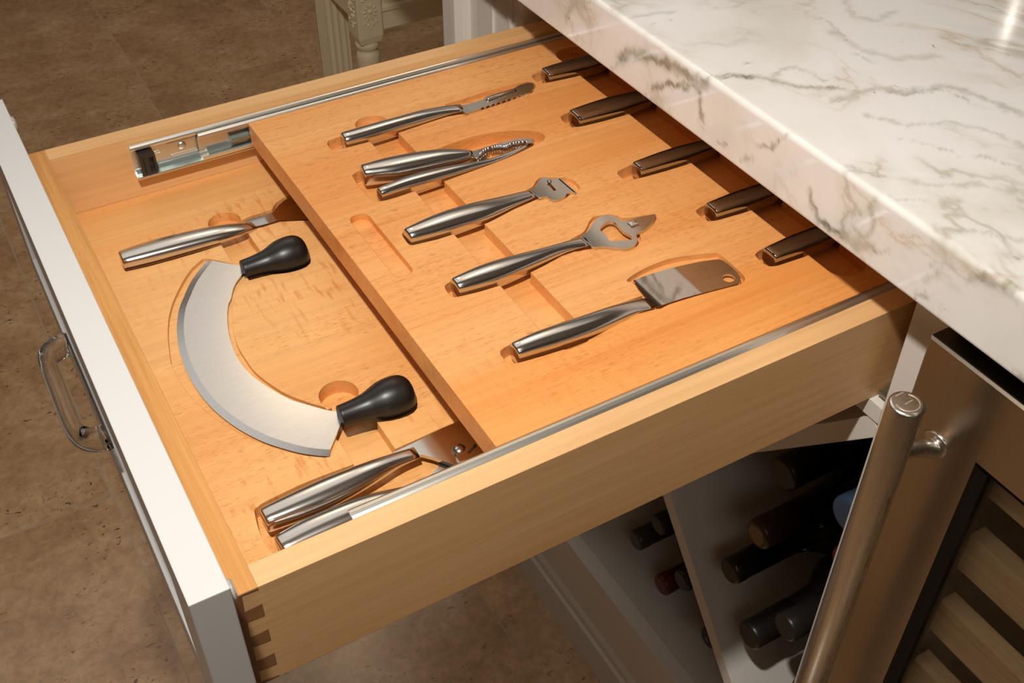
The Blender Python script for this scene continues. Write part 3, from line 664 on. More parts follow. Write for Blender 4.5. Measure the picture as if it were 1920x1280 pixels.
# --- bottle opener (D)
st = stations(CR7, [(427, 800), (550, 738), (700, 678), (860, 630), (1000, 592), (1150, 548), (1250, 515), (1320, 492)], [(488, 890), (620, 858), (770, 812), (950, 735), (1060, 680), (1180, 615), (1280, 580), (1390, 560)], ZH)
D = utensil('bottle_opener', (*(0.5*(st[0][0]+st[-1][1])), ZT), 'steel bottle opener with open loop and pointed can piercer tip', 'opener', G1)
handle_loft(st, ZH, [.0072, .0078, .0078, .0070, .0058, .0042, .0030, .0020], pw=[2.9, 2.7, 2.6, 2.5, 2.4, 2.3, 2.3, 2.3], flat=ZT+0.0012).build('handle', M['steel'], D, smooth=True)
tray_cuts.append(cutter(pocket(st, 0.0016, 0.0065, 0.001), ZT, 0.0095))
hd = CR7(smooth_poly([(1320, 490), (1360, 458), (1395, 405), (1425, 368), (1480, 347), (1540, 352), (1595, 382), (1640, 380), (1700, 362), (1760, 352), (1823, 338), (1812, 385), (1785, 415), (1750, 445), (1702, 466), (1694, 485), (1702, 520), (1675, 555), (1625, 572), (1540, 566), (1460, 558), (1392, 560)], True, 3), ZT+0.002)
hole = CR7(smooth_poly([(1443, 444), (1468, 408), (1508, 388), (1545, 396), (1580, 432), (1612, 462), (1660, 488), (1662, 512), (1600, 520), (1516, 522), (1490, 488)], True, 3), ZT+0.002)
link('head', carve(blade_prism(hd, ZT+0.0002, ZT+0.0026).mesh(), [blade_prism(hole, ZT-.01, ZT+.01).mesh()]), M['steel_head'], D)
p = CR7([(1672, 402)], ZT+0.003)[0]
MB().rings([[(p[0]+s*a*0.0036, p[1]+s*b*0.0030, ZT+0.0024+h) for a, b in ((-1, -1), (1, -1), (1, 1), (-1, 1))] for s, h in ((1, 0), (0.8, 0.0016), (0.35, 0.0024))]).build('tab_lifter', M['steel_head'], D)
p, q_ = CR7([(1322, 494), (1390, 556)], ZT+0.003); MB().tube([(p[0], p[1], ZT+0.0024), (q_[0], q_[1], ZT+0.0024)], 0.0007, 6).build('collar_ridge', M['steel'], D)
tray_cuts.append(cutter(CR7(smooth_poly([(1230, 520), (1300, 478), (1345, 440), (1380, 372), (1430, 344), (1540, 338), (1605, 360), (1700, 350), (1825, 335), (1818, 392), (1760, 450), (1718, 470), (1725, 500), (1700, 550), (1640, 578), (1540, 576), (1380, 572), (1260, 590)], True, 3), ZT), ZT, 0.0035))

# --- cheese cleaver (E)
st = stations(CR8, [(207, 768), (350, 698), (560, 622), (740, 560), (900, 502), (1060, 445), (1135, 422)], [(280, 864), (430, 822), (610, 765), (770, 700), (900, 628), (1050, 542), (1210, 500)], ZH)
E_ = utensil('cheese_cleaver', (*(0.5*(st[0][0]+st[-1][1])), ZT), 'steel cheese cleaver with round hole in its mirror-bright blade', 'cleaver', G1)
handle_loft(st, ZH, [.0072, .0078, .0078, .0070, .0058, .0040, .0020], pw=[2.9, 2.7, 2.6, 2.5, 2.4, 2.3, 2.3], flat=ZT-0.0008).build('handle', M['steel'], E_, smooth=True)
tray_cuts.append(cutter(pocket(st, 0.0022, 0.0085, 0.001), ZT, 0.0095))
bl = CR8([(1052, 312), (1120, 285), (1210, 256), (1300, 230), (1400, 206), (1500, 185), (1600, 170), (1640, 167), (1665, 176), (1700, 200), (1735, 230), (1765, 258), (1785, 292), (1789, 318), (1775, 333), (1700, 354), (1600, 380), (1500, 405), (1400, 432), (1300, 464), (1215, 492), (1140, 420)], ZT-0.0005)
c = CR8([(1706, 296)], ZT-0.0005)[0]; rx = CR8([(1752, 296)], ZT-0.0005)[0]
hl = circ(c, float(np.hypot(*(rx-c)[:2]))*0.95, 28)
link('blade', carve(blade_prism(bl, ZT-0.0022, ZT-0.0006).mesh(), [blade_prism(hl, ZT-.02, ZT+.02).mesh()]), M['steel_dark'], E_)
tray_cuts.append(cutter(CR8(smooth_poly([(1008, 318), (1030, 290), (1100, 246), (1200, 200), (1300, 166), (1450, 138), (1600, 125), (1642, 130), (1700, 178), (1770, 240), (1815, 290), (1812, 318), (1780, 340), (1700, 362), (1500, 415), (1300, 476), (1215, 508), (1120, 430), (1062, 340)], True, 3), ZT), ZT, 0.0046))

# --- five knives at the back (handles in view)
kn = [(CRA, [(225, 540), (330, 495), (480, 452), (640, 425)], [(283, 610), (400, 582), (560, 545), (660, 520)], 0.011, 'dark-reflecting knife handle at the back of the tray, farthest from the camera'),
      (CRA, [(440, 850), (600, 778), (770, 728), (950, 700)], [(500, 945), (680, 895), (860, 845), (1010, 790)], 0.009, 'dark-reflecting knife handle second from the far rail, under the counter edge'),
      (CRB, [(147, 292), (250, 240), (400, 190), (560, 150)], [(203, 355), (350, 315), (500, 272), (620, 225)], 0.015, 'dark-reflecting middle knife handle of the row under the counter edge'),
      (CRB, [(588, 535), (700, 480), (850, 432), (960, 405)], [(650, 612), (780, 577), (900, 535), (1000, 492)], 0.009, 'dark-reflecting knife handle second from the near rail, under the counter edge'),
      (CRB, [(930, 803), (1060, 745), (1200, 698), (1260, 672)], [(1008, 885), (1130, 850), (1240, 805), (1340, 752)], 0.007, 'dark-reflecting knife handle nearest the near rail, under the counter edge')]
for cr, tp, bt, ext, lab in kn:
    s4 = stations(cr, tp, bt, ZH)
    ax = (0.5*(s4[-1][0]+s4[-1][1]))-(0.5*(s4[0][0]+s4[0][1])); ax /= np.hypot(*ax); nn = np.array([-ax[1], ax[0]])
    c0 = 0.5*(s4[0][0]+s4[0][1])
    ww = [0.5*np.hypot(*(a-b)) for a, b in s4]
    w0 = min(ww[0], 0.0105)
    # regular handle: butt narrower than the belly, then the neck
    ds = [0.0, 0.02, 0.045, 0.07, 0.095]; wf = [w0, w0*1.18, w0*1.25, w0*1.0, w0*0.72]
    s5 = [(c0+ax*d+nn*v, c0+ax*d-nn*v) for d, v in zip(ds, wf)]
    K = utensil('knife', (*c0, ZT), lab, 'knife', G2)
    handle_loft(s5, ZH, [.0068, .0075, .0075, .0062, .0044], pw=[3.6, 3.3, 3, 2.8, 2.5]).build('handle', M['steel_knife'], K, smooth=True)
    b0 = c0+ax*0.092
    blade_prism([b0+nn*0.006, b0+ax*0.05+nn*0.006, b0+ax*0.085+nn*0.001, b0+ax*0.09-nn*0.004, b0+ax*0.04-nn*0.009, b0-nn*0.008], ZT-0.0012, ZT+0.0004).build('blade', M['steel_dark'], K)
    pk = pocket(s5, 0.0022, ext, 0.0)
    tray_cuts.append(cutter(pk, ZT, 0.0098))
    tray_cuts.append(cutter([b0+nn*0.009, b0+ax*0.095+nn*0.009, b0+ax*0.095-nn*0.012, b0-nn*0.012], ZT, 0.0045))

# ---- sliding tray board
GD = 0.0098
tray_cuts.append(cutter(rrect(0.2452, 0.079, 0.2704, 0.3925, 0.0075, 8), ZT, GD))           # long finger groove
tray_cuts.append(cutter(circ((0.2578, 0.3905), 0.0136, 36), ZT, GD))                          # its round far end
tray_cuts.append(cutter(rrect(0.1872, 0.1975, 0.2020, 0.2800, 0.0068, 8), ZT, 0.0055))       # small slot
tray_cuts.append(cutter(rrect(0.4496, 0.046, 0.480, 0.4235, 0.0125, 8), ZT, GD))             # rear finger groove
XT0, XT1, YT0, YT1, HT = 0.1702, 0.655, 0.0291, 0.4411, 0.0193
board = MB().box(XT0, YT0, ZT-HT, XT1, YT1, ZT).mesh()
tray = link('sliding_tray', carve(board, tray_cuts), M['beech_tray'], None, (0.41, W/2, ZT-HT))
tag(tray, 'thick beech sliding tray with carved pockets holding the steel tools', 'tray')

# ================================================================== lower insert tools
ZL = ZI+0.0012
st = stations(CR3, [(103, 462), (300, 395), (500, 338), (700, 290), (900, 250), (1040, 218), (1100, 196)], [(140, 568), (300, 532), (500, 478), (700, 420), (860, 368), (1000, 312), (1100, 262)], ZL+0.002)
Fk = empty('cake_server', (*(0.5*(st[0][0]+st[-1][1])), ZI), 'steel server lying in the lower insert, its dark blade under the tray', 'server', G3)
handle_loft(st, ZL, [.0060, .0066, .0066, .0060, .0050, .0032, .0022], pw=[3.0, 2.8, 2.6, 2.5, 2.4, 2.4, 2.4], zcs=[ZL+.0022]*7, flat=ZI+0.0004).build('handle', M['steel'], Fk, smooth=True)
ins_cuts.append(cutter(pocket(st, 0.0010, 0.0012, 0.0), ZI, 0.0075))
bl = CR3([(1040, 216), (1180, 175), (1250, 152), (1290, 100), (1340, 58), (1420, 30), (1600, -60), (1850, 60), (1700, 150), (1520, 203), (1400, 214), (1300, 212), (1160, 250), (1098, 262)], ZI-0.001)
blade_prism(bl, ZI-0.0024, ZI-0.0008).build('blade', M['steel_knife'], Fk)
ins_cuts.append(cutter(CR3([(1000, 218), (1075, 180), (1240, 130), (1270, 80), (1330, 40), (1420, 5), (1620, -90), (1900, 60), (1720, 170), (1520, 212), (1300, 222), (1170, 262), (1080, 280)], ZI), ZI, 0.0045))

# mezzaluna
MZ = ZI-0.0006
outer = [tuple(p) for p in smooth_poly([(745, 515), (700, 572), (650, 640), (612, 705), (580, 780), (552, 845), (535, 910), (526, 1000), (528, 1080), (538, 1160), (560, 1240)], False, 2)]
o3 = CR3(outer, MZ)+CR4([tuple(p) for p in smooth_poly([(180, 500), (220, 585), (270, 670), (330, 750), (400, 828), (500, 912), (600, 980), (700, 1035), (800, 1080), (900, 1113), (1000, 1142), (1100, 1163), (1200, 1175), (1268, 1178)], False, 2)], MZ)
end = CR4([(1372, 905), (1345, 860), (1325, 848), (1290, 846)], MZ)
inner = CR4([tuple(p) for p in smooth_poly([(1220, 832), (1150, 812), (1075, 790), (1000, 768), (920, 730), (850, 690), (770, 640), (700, 588), (645, 535), (600, 478), (565, 415), (540, 350), (518, 270), (507, 190), (505, 110), (514, 40)], False, 2)], MZ)
inner += CR3([tuple(p) for p in smooth_poly([(935, 795), (943, 750), (958, 705), (985, 660), (1035, 605)], False, 2)], MZ)+CR3([(1012, 560), (955, 548), (870, 533), (790, 518)], MZ)
pm = o3+end+inner
Mz = empty('mezzaluna', (*np.mean(np.array(pm)[:, :2], axis=0), ZI), 'curved mezzaluna chopping blade with two black bulb handles', 'knife', G3)
no = len(o3); r0, r1 = [], []
cen = np.mean(np.array([p[:2] for p in inner]), axis=0)
for i in range(no):
    p = np.array(o3[i][:2]); t = np.array(o3[min(i+1, no-1)][:2])-np.array(o3[max(i-1, 0)][:2]); t /= np.hypot(*t); nrm = np.array([-t[1], t[0]])
    if nrm@(cen-p) < 0: nrm = -nrm
    r0.append(p); r1.append(p+nrm*0.0050)
blade_prism([(*p, 0) for p in r1]+[tuple(p) for p in end[:]]+[tuple(p) for p in inner], MZ-0.0010, MZ+0.0006).build('blade', M['blade'], Mz)
MB().rings([[(a[0], a[1], MZ-0.0003), (a[0], a[1], MZ-0.0006), (b[0], b[1], MZ-0.0010), (b[0], b[1], MZ+0.0006)] for a, b in zip(r0, r1)]).build('ground_edge', M['blade'], Mz)
HB = [(0.0, 0.0001), (0.0, 0.0112), (0.001, 0.0124), (0.004, 0.0127), (0.014, 0.0137), (0.024, 0.0158), (0.032, 0.0195), (0.038, 0.0220), (0.045, 0.0234), (0.052, 0.0235), (0.058, 0.0220), (0.0628, 0.0180), (0.0655, 0.0115), (0.0665, 0.0001)]
for (pa, pb_), cr in ((((1022, 585), (1500, 430)), CR3), (((1350, 885), (1895, 690)), CR4)):
    za = ZI+0.0035
    p, q_ = cr([pa, pb_], za); L = float(np.hypot(*(q_-p)[:2])); k_ = L/0.0665
    MB().lathe(p, q_, [(d*k_, r*k_*0.79) for d, r in smooth_poly(HB, False, 3)], 36).build('handle', M['black_rubber'], Mz, smooth=True)
    ax = (q_-p)[:2]/L; nn = np.array([-ax[1], ax[0]])
    o_ = [p[:2]+ax*d*k_+nn*(r*k_*0.79+0.0020) for d, r in HB[2:-1]]+[p[:2]+ax*(L+0.001)]+[p[:2]+ax*d*k_-nn*(r*k_*0.79+0.0020) for d, r in HB[2:-1]][::-1]
    ins_cuts.append(cutter(o_, ZI, 0.0160))
# pocket of the blade
po_ = CR3([tuple(p) for p in smooth_poly([(722, 500), (650, 560), (590, 640), (540, 730), (495, 830), (470, 920), (460, 1010), (460, 1100), (470, 1200)], False, 2)], ZI)
po_ += CR4([tuple(p) for p in smooth_poly([(82, 480), (110, 545), (150, 620), (215, 715), (300, 800), (400, 885), (520, 965), (660, 1040), (800, 1098), (950, 1145), (1100, 1176), (1240, 1190)], False, 2)], ZI)
po_ += CR4([(1282, 1182), (1320, 1100), (1390, 920)], ZI)
pi_ = CR4([tuple(p) for p in smooth_poly([(1250, 838), (1235, 812), (1150, 788), (1050, 755), (950, 715), (870, 668), (780, 605), (700, 535), (640, 450), (590, 370), (558, 280), (540, 180), (540, 100)], False, 2)], ZI)
pi_ += CR3([tuple(p) for p in smooth_poly([(946, 845), (965, 770), (1000, 705), (1040, 668)], False, 2)], ZI)+CR3([(1050, 600), (955, 540), (870, 520), (780, 502), (745, 498)], ZI)
ins_cuts.append(cutter(po_+pi_, ZI, 0.0030))

# kitchen shears
ZS = ZI+0.0020
st = stations(CR5, [(203, 868), (400, 768), (600, 668), (800, 585), (1000, 510), (1180, 438), (1330, 385)], [(262, 1012), (480, 935), (690, 850), (880, 755), (1060, 650), (1230, 535), (1400, 462)], ZS)
S_ = empty('kitchen_shears', (*(0.5*(st[0][0]+st[-1][1])), ZI), 'two-handled steel kitchen shears at the near side of the lower insert', 'shears', G3)
handle_loft(st, ZS, [.0066, .0072, .0072, .0068, .0058, .0044, .0030], pw=[2.9, 2.7, 2.5, 2.4, 2.3, 2.3, 2.3], zcs=[ZS]*7, k=0.93, flat=ZI+0.0008).build('handle', M['steel'], S_, smooth=True)
st2 = stations(CR5, [(310, 1070), (500, 960), (700, 870), (900, 790), (1100, 730), (1300, 672), (1480, 590)], [(395, 1225), (600, 1135), (800, 1050), (980, 960), (1160, 880), (1340, 780), (1530, 660)], ZS-0.001)
handle_loft(st2, ZS, [.0066, .0072, .0072, .0068, .0058, .0044, .0030], pw=[2.9, 2.7, 2.5, 2.4, 2.3, 2.3, 2.3], zcs=[ZS-.001]*7, k=0.93, flat=ZI-0.002).build('handle', M['steel'], S_, smooth=True)
pl = CR5([(1180, 440), (1330, 370), (1400, 335), (1520, 270), (1680, 190), (1900, 120), (1990, 330), (1850, 420), (1760, 470), (1700, 500), (1660, 535), (1480, 472), (1400, 452), (1290, 478)], ZI-0.001)
blade_prism(pl, ZI-0.0030, ZI-0.0004).build('blade', M['steel_head'], S_)
p2 = CR5([(1480, 590), (1530, 540), (1525, 500), (1640, 430), (1760, 380), (1900, 330), (2000, 380), (1900, 470), (1700, 560), (1560, 640)], ZI-0.004)
link('blade', carve(blade_prism(p2, ZI-0.0062, ZI-0.0036).mesh(), []), M['steel_head'], S_)
p3 = CR5([(1660, 470), (1800, 330), (1850, 350), (1900, 420), (1780, 480), (1690, 505)], ZI+0.001)
sl_ = CR5([(1742, 440), (1790, 380), (1812, 372), (1815, 395), (1775, 438), (1752, 446)], ZI+0.001)
link('bottle_key', carve(blade_prism(p3, ZI-0.0004, ZI+0.0016).mesh(), [blade_prism(sl_, ZI-.002, ZI+.01).mesh()]), M['steel_head'], S_)
p = CR5([(1684, 406)], ZI+0.001)[0]; MB().lathe((p[0], p[1], ZI-0.0006), (p[0], p[1], 1), [(0, .0046), (.0012, .0046), (.0026, .0036), (.0034, .0018), (.0036, .0001)], 24).build('pivot_bolt', M['steel'], S_, smooth=True)
ins_cuts.append(cutter(CR5(smooth_poly([(150, 880), (180, 835), (250, 790), (500, 670), (700, 590), (950, 498), (1080, 452), (1200, 408), (1400, 318), (1650, 205), (1900, 130), (2100, 100), (2100, 500), (1900, 600), (1600, 760), (1000, 1000), (420, 1290), (300, 1200), (200, 1060)], True, 3), ZI), ZI, 0.0092))
# finger grooves of the insert
c1 = CR3([(884, 222)], ZI)[0]; ins_cuts.append(cutter(circ(c1, 0.0128, 36), ZI, 0.0085))
gl, gr = CR3([(848, 368), (1150, 445)], ZI)[0], CR3([(1042, 292)], ZI)[0]
ytop = c1[1]; ybot = on(1150/4+200, 445/4+360, 2, ZI)[1]
ins_cuts.append(cutter(rrect(gl[0]-0.0005, ybot-0.012, gr[0]+0.0008, ytop+0.002, 0.004, 5), ZI, 0.0085))
c2 = CR4([(1340, 715)], ZI)[0]; ins_cuts.append(cutter(circ(c2, 0.0132, 36), ZI, 0.0115))
g2 = CR4([(1640, 932), (1760, 1132), (1200, 1270)], ZI)
xr = 0.5*(g2[0][0]+g2[1][0]); ins_cuts.append(cutter(rrect(xr-0.028, g2[1][1]-0.01, xr, g2[0][1]+0.028, 0.003, 4), ZI, 0.0090))
ins = link('drawer_insert', carve(MB().box(T+0.0003, T+0.0003, -H+0.0121, 0.66, W-T-0.0003, ZI).mesh(), ins_cuts), M['beech_insert'], None, (0.33, W/2, -H+0.012))
tag(ins, 'carved beech board lining the drawer below the sliding tray', 'insert')

# ================================================================== wine bottles
BP = [(0, .0001), (0.0, .0118), (.001, .0136), (.0035, .0147), (.013, .0147), (.0145, .0142), (.055, .0146), (.075, .0152), (.088, .0180), (.100, .0260), (.112, .0335), (.128, .0372), (.292, .0372), (.298, .0345), (.299, .0001)]
def bottle(px_, x, r, colr, label, grp, capk=1.0, tip=None, rb=0.0350):
    P = on(px_[0], px_[1], 0, x)
    e = empty('wine_bottle', (float(P[0])+0.1, P[1], P[2]-0.037), label, 'bottle', grp)
    k = r/0.0147
    pr = [(d, rr*k if d < 0.08 else max(rr*rb/0.0372, 0.0152*k)) for d, rr in BP]; pr[-1] = (0.299, .0001)
    q_ = (P[0]+1, P[1], P[2])
    MB().lathe((P[0]+.004, P[1], P[2]), q_, [(max(d-.004, 0), rr*0.985) for d, rr in pr[2:]], 28).build('body', M['bottle_glass'], e, smooth=True)
    cap = MB().lathe(P, q_, pr[:7], 28).build('foil_cap', colr, e, smooth=False)
    for f in cap.data.polygons: f.use_smooth = abs(f.normal.x) < 0.9
    if tip: MB().lathe((P[0]-0.0004, P[1], P[2]), q_, [(0, 0.0001), (0, 0.0095*k), (0.0006, 0.0098*k), (0.0006, 0.0001)], 24).build('cork_top', tip, e)
    return e, P
cBlk = capmat('black_foil', (0.018, 0.014, 0.012)); cOlive = capmat('olive_foil', (0.05, 0.04, 0.02)); cRed = capmat('red_foil', (0.10, 0.010, 0.008))
cBrn = capmat('brown_foil', (0.055, 0.026, 0.016)); cBlue = capmat('blue_foil', (0.035, 0.065, 0.11)); cGrey = capmat('grey_foil', (0.022, 0.019, 0.016)); cGold = capmat('gold_disc', (0.22, 0.15, 0.06))
GB = 'wine bottles in the crossed rack'
bottle((1466, 890), 0.487, .0165, cBlk, 'wine bottle with wide black cap, highest neck in the rack', GB, rb=0.0300)
bottle((1418, 1003), 0.462, .0150, cBrn, 'wine bottle with brown foil and gold disc on its neck', GB, tip=cGold, rb=0.0330)
bottle((1366, 1072), 0.457, .0138, cBlk, 'black-capped wine bottle whose neck lies just below the brown foiled one', GB)
bottle((1586, 968), 0.4785, .0172, cBlue, 'wine bottle with blue foil cap beside the fridge handle', GB, rb=0.0255)
bottle((1580, 1055), 0.492, .0146, cRed, 'wine bottle with bright red cap almost hidden by the fridge handle', GB, rb=0.0320)
bottle((1402, 1193), 0.460, .0152, cBlk, 'black-foiled wine bottle lowest and frontmost in the right compartment', GB)
bottle((1470, 1178), 0.458, .0140, cGrey, 'grey-capped wine bottle right beside the lowest black-foiled neck', GB)
bottle((1190, 1014), 0.503, .0132, cOlive, 'olive-capped wine bottle highest in the left compartment', GB, rb=0.0315)
bottle((1232, 985), 0.508, .0130, cBlk, 'dark wine bottle resting on the olive-capped one in the left compartment', GB, rb=0.0315)
bottle((1238, 1098), 0.497, .0132, cRed, 'wine bottle with dark red cap in the left compartment', GB, rb=0.0315)
bottle((1276, 1090), 0.491, .0130, cGrey, 'grey-capped wine bottle touching the dark red capped one', GB, rb=0.0315)
eb, P = bottle((1326, 1198), 0.502, .0132, cBlk, 'black-capped wine bottle with a gold star at the divider edge', GB)
m = MB(); star = []
for i in range(16):
    r = 0.0062 if i % 2 == 0 else 0.0016; a = math.pi*i/8; star.append((P[1]+r*math.cos(a), P[2]+r*math.sin(a)))
m.prism(star, P[0]-0.0006, P[0]+0.0001, 0); tag(m.build('star_emblem', cGold, eb), 'gold eight-pointed star')
bottle((1500, 1302), 0.490, .0146, cBlk, 'black-capped wine bottle at the very bottom of the picture beside the handle', GB, rb=0.0255)

# ================================================================== wine fridge
fr = empty('wine_fridge', (0.7, -0.36, FZ), 'stainless wine fridge with glass door and wooden shelf fronts', 'fridge')
DX, DY, DZT = 0.425, -0.0482, 0.0265
wy, wz = -0.1052, -0.0312
door = MB()
door.rings([rect(XF-0.003, DY, -0.645, FZ+0.1, DZT), rect(DX+0.0015, DY, -0.645, FZ+0.1, DZT), rect(DX, DY-0.0015, -0.6435, FZ+0.1015, DZT-0.0015), rect(DX, wy, -0.588, FZ+0.16, wz), rect(DX+0.006, wy, -0.588, FZ+0.16, wz)], caps=False)
door.build('door', M['fridge'], fr)
MB().box(DX+0.002, -0.6435, DZT-0.0003, XF, DY-0.0005, DZT+0.0004).build('door_top_edge', M['dark_steel'], fr)
gk = MB(); gk.rings([rect(DX+0.005, wy, -0.588, FZ+0.16, wz), rect(DX+0.005, wy-0.0075, -0.58, FZ+0.168, wz-0.0075), rect(DX+0.018, wy-0.0075, -0.58, FZ+0.168, wz-0.0075)], caps=False); gk.build('window_gasket', M['black'], fr)
MB().box(DX+0.0075, -0.58, FZ+0.168, DX+0.0105, wy-0.007, wz-0.007).build('glass_pane', M['glass'], fr)
cbm = MB(); cbm.rings([rect(DX+0.018, wy+0.012, -0.60, FZ+0.14, wz+0.012), rect(0.98, wy+0.012, -0.60, FZ+0.14, wz+0.012)], caps=False)
cbm.f.append((4, 5, 6, 7)); cbm.build('interior', M['fridge_inner'], fr)
fb_ = MB(); fb_.rings([rect(XF+0.002, -0.0475, -0.65, FZ+0.02, 0.050), rect(0.99, -0.0475, -0.65, FZ+0.02, 0.050)], caps=False); fb_.f.append((4, 5, 6, 7))
fb_.rings([rect(XF+0.002, -0.0475, -0.65, FZ+0.02, 0.050), rect(XF+0.002, -0.085, -0.61, FZ+0.13, -0.012)], caps=False)
fb_.build('cabinet_body', M['black'], fr)
for k in range(9):
    z = -0.050-0.0738*k
    sh = MB().box(0.458, -0.585, z-0.0325, 0.474, -0.1035, z).build('shelf_front', M['slat_wood'], fr)
    MB().box(0.474, -0.585, z-0.026, 0.80, -0.108, z-0.020).build('shelf_rack', M['dark_steel'], sh)
HX, HY, HZ = 0.385, -0.0745, 0.0125; HR = 0.0108
# tubular handle
hnd = MB().lathe((HX, HY, HZ), (HX, HY, -1), [(0.0, 0.0001), (0.0, HR-0.0020), (0.0005, HR-0.0010), (0.0014, HR-0.0002), (0.0022, HR), (0.62, HR), (0.622, 0.0001)], 40)
ho = hnd.build('door_handle', M['handle_steel'], fr, smooth=False)
for f in ho.data.polygons: f.use_smooth = abs(f.normal.z) < 0.9
ang = math.radians(-35)
ring_ = MB(); ra, rb = 0.0075, 0.0068
def arc(a0, a1, r, n=22): return [(HX+r*math.cos(a0+(a1-a0)*i/n), HY+r*math.sin(a0+(a1-a0)*i/n)) for i in range(n+1)]
emb = []
a0, a1 = math.radians(165), math.radians(400)
emb.append(arc(a0, a1, ra)+arc(a0, a1, rb)[::-1])
def bar(p, q, wd):
    p, q = np.array(p), np.array(q); d = (q-p)/np.hypot(*(q-p)); n = np.array([-d[1], d[0]])*wd/2; return [p+n, q+n, q-n, p-n]
ps_ = arc(a0, a0+0.01, ra, 1)[0]; pe_ = arc(a1-0.01, a1, ra, 1)[1]
P3 = [on(1400+a/5.333, 700+b/5.333, 2, HZ) for a, b in [(1490, 225), (1565, 190), (1590, 305), (1660, 265)]]
em = MB(); em.prism(emb[0], HZ-0.0001, HZ+0.0002, 2); em.prism(bar(P3[0][:2], P3[1][:2], 0.0007), HZ-0.0001, HZ+0.0002, 2); em.prism(bar(P3[2][:2], P3[3][:2], 0.0007), HZ-0.0001, HZ+0.0002, 2)
tag(em.build('emblem', steel('etched_mark', (0.85, 0.78, 0.68), 0.55), ho), 'engraved ring emblem on the handle end')
bp0, bp1 = on(1692, 880, 0, HX), on(1752, 836, 0, DX)
for dz in (0.0, -0.46):
    z0, z1 = bp0[2]+dz, bp1[2]+dz
    MB().tube(smooth_poly([(HX, HY, z0), (HX+0.012, HY, z0), (HX+0.026, 0.5*(HY+bp1[1]), 0.5*(z0+z1)), (DX-0.004, bp1[1], z1), (DX+0.001, bp1[1], z1)], False, 5), [0.0060]*14+[0.0062, 0.0064, 0.0068, 0.0074, 0.0084, 0.0098, 0.0115], 24).build('handle_bracket', M['handle_steel'], ho, smooth=True)

# ================================================================== carved stool / table behind the drawer
YS = 1.30
stl_ = empty('carved_side_table', (0.9, 1.5, FZ), 'cream painted side table with carved rosette legs on the tiled floor', 'table')
def leg_block(x0, y0, wd, ztop, zb):
    m = MB().prism(rrect(x0, y0, x0+wd, y0+wd, 0.002, 2), zb+0.012, ztop, 2)
    m.rings([[(p[0], p[1], zb+0.012) for p in rrect(x0, y0, x0+wd, y0+wd, 0.002, 2)], [(x0+wd/2+(p[0]-x0-wd/2)*0.86, y0+wd/2+(p[1]-y0-wd/2)*0.86, zb) for p in rrect(x0, y0, x0+wd, y0+wd, 0.002, 2)]])
    return m
LX, LW = 0.6165, 0.046
blk = leg_block(LX, YS, LW, -0.30, -0.432)
L1 = blk.build('leg_block', M['cream'], stl_)
def rosette(cx, cz, face):
    m = MB()
    def P(a, b, c): return (cx+a, YS-0.0008-c, cz+b) if face == 'y' else (LX-0.0008-c, YS+LW/2+a, cz+b)
    def blob(a0, b0, ra_, rb_, rot, h):
        rings = []
        for s, hh in ((1, -0.001), (0.8, h*0.7), (0.4, h), (0.05, h)):
            rings.append([P(a0+(ra_*s*math.cos(t)*math.cos(rot)-rb_*s*math.sin(t)*math.sin(rot)), b0+(ra_*s*math.cos(t)*math.sin(rot)+rb_*s*math.sin(t)*math.cos(rot)), hh) for t in [2*math.pi*i/12 for i in range(12)]])
        m.rings(rings)
    blob(0, 0, .0042, .0042, 0, .0028)
    for i in range(10):
        t = 2*math.pi*i/10; blob(.0098*math.cos(t), .0098*math.sin(t)*1.15, .0050, .0019, math.atan2(math.sin(t)*1.15, math.cos(t)), .0017)
    for i, (a, b) in enumerate([(-.012, .021), (-.005, .0235), (.005, .0235), (.012, .021), (-.011, -.020), (-.004, -.024), (.004, -.024), (.011, -.020), (0, -.030)]): blob(a, b, .0038, .0017, 0.5*(i % 3-1), .0014)
    return m
tag(rosette(LX+LW/2, -0.372, 'y').build('rosette', M['cream'], L1), 'carved flower rosette'); tag(rosette(0, -0.372, 'x').build('rosette', M['cream'], L1), 'carved flower rosette')
cx_, cy_ = LX+LW/2, YS+LW/2
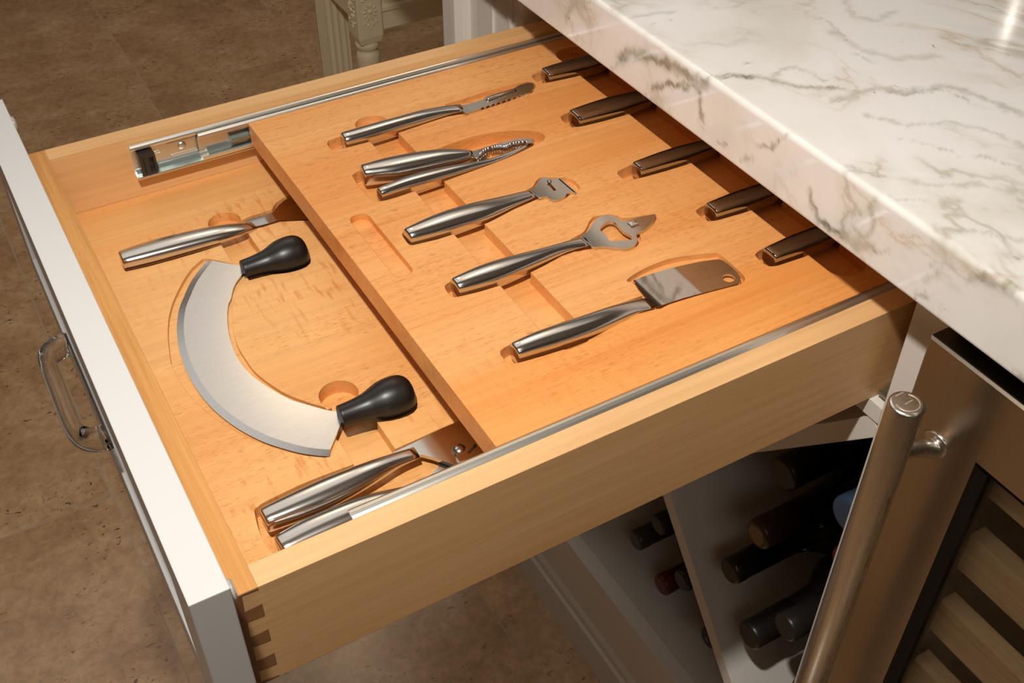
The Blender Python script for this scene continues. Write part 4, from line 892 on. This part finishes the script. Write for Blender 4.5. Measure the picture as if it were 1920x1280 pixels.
def turned(cx, cy): 
    return MB().lathe((cx, cy, -0.428), (cx, cy, -9), [(d, r) for d, r in smooth_poly([(0, .015), (.002, .019), (.006, .0205), (.010, .0218), (.016, .0205), (.020, .0165), (.0235, .0165), (.028, .0195), (.036, .0208), (.060, .0200), (.2, .0165), (.33, .0130), (.345, .017), (.355, .017), (.392, .0125)], False, 3)], 32)
turned(cx_, cy_).build('leg', M['cream'], stl_, smooth=True)
# second front leg beyond the frame and rails between
L2x = LX+0.56
leg_block(L2x, YS, LW, -0.30, -0.432).build('leg_block', M['cream'], stl_); turned(L2x+LW/2, cy_).build('leg', M['cream'], stl_, smooth=True)
MB().prism([(YS+0.010, -0.415), (YS+0.010, -0.384), (YS+0.006, -0.381), (YS+0.006, -0.374), (YS+0.012, -0.370), (YS+0.012, -0.352), (YS+0.007, -0.348), (YS+0.007, -0.30), (YS+0.03, -0.30), (YS+0.03, -0.415)], LX+LW, L2x, 0).build('apron', M['cream'], stl_)
RY = 1.475
MB().prism([(LX+0.010, -0.402), (LX+0.010, -0.372), (LX+0.006, -0.366), (LX+0.006, -0.30), (LX+0.03, -0.30), (LX+0.03, -0.402)], YS+LW, RY, 1).build('apron', M['cream'], stl_)
# fluted rear leg
def fluted(cx, cy, wd):
    pts = []
    for (ax_, ay_), (bx_, by_) in (((-1, -1), (1, -1)), ((1, -1), (1, 1)), ((1, 1), (-1, 1)), ((-1, 1), (-1, -1))):
        for k in range(15):
            t = k/15; nx, ny = (by_-ay_)/2, -(bx_-ax_)/2
            dpt = 0.0 if (k % 4 == 0) else (0.0022 if k % 4 == 2 else 0.0014)
            pts.append((cx+(ax_+(bx_-ax_)*t)*wd/2-nx*dpt, cy+(ay_+(by_-ay_)*t)*wd/2-ny*dpt))
    return pts
for lx in (0.640, 0.640+0.56):
    MB().prism(fluted(lx+0.005, RY+0.024, 0.046), FZ+0.0005, -0.20, 2).build('leg', M['cream'], stl_)
MB().prism([(RY+0.010, -0.40), (RY+0.010, -0.30), (RY+0.03, -0.30), (RY+0.03, -0.40)], LX+LW, L2x, 0).build('apron', M['cream'], stl_)
MB().box(L2x+0.01, YS+LW, -0.402, L2x+0.03, RY, -0.30).build('apron', M['cream'], stl_)
MB().box(LX+0.004, YS+0.004, -0.30, L2x+LW-0.004, RY+0.06, -0.275).build('table_top', M['cream'], stl_)
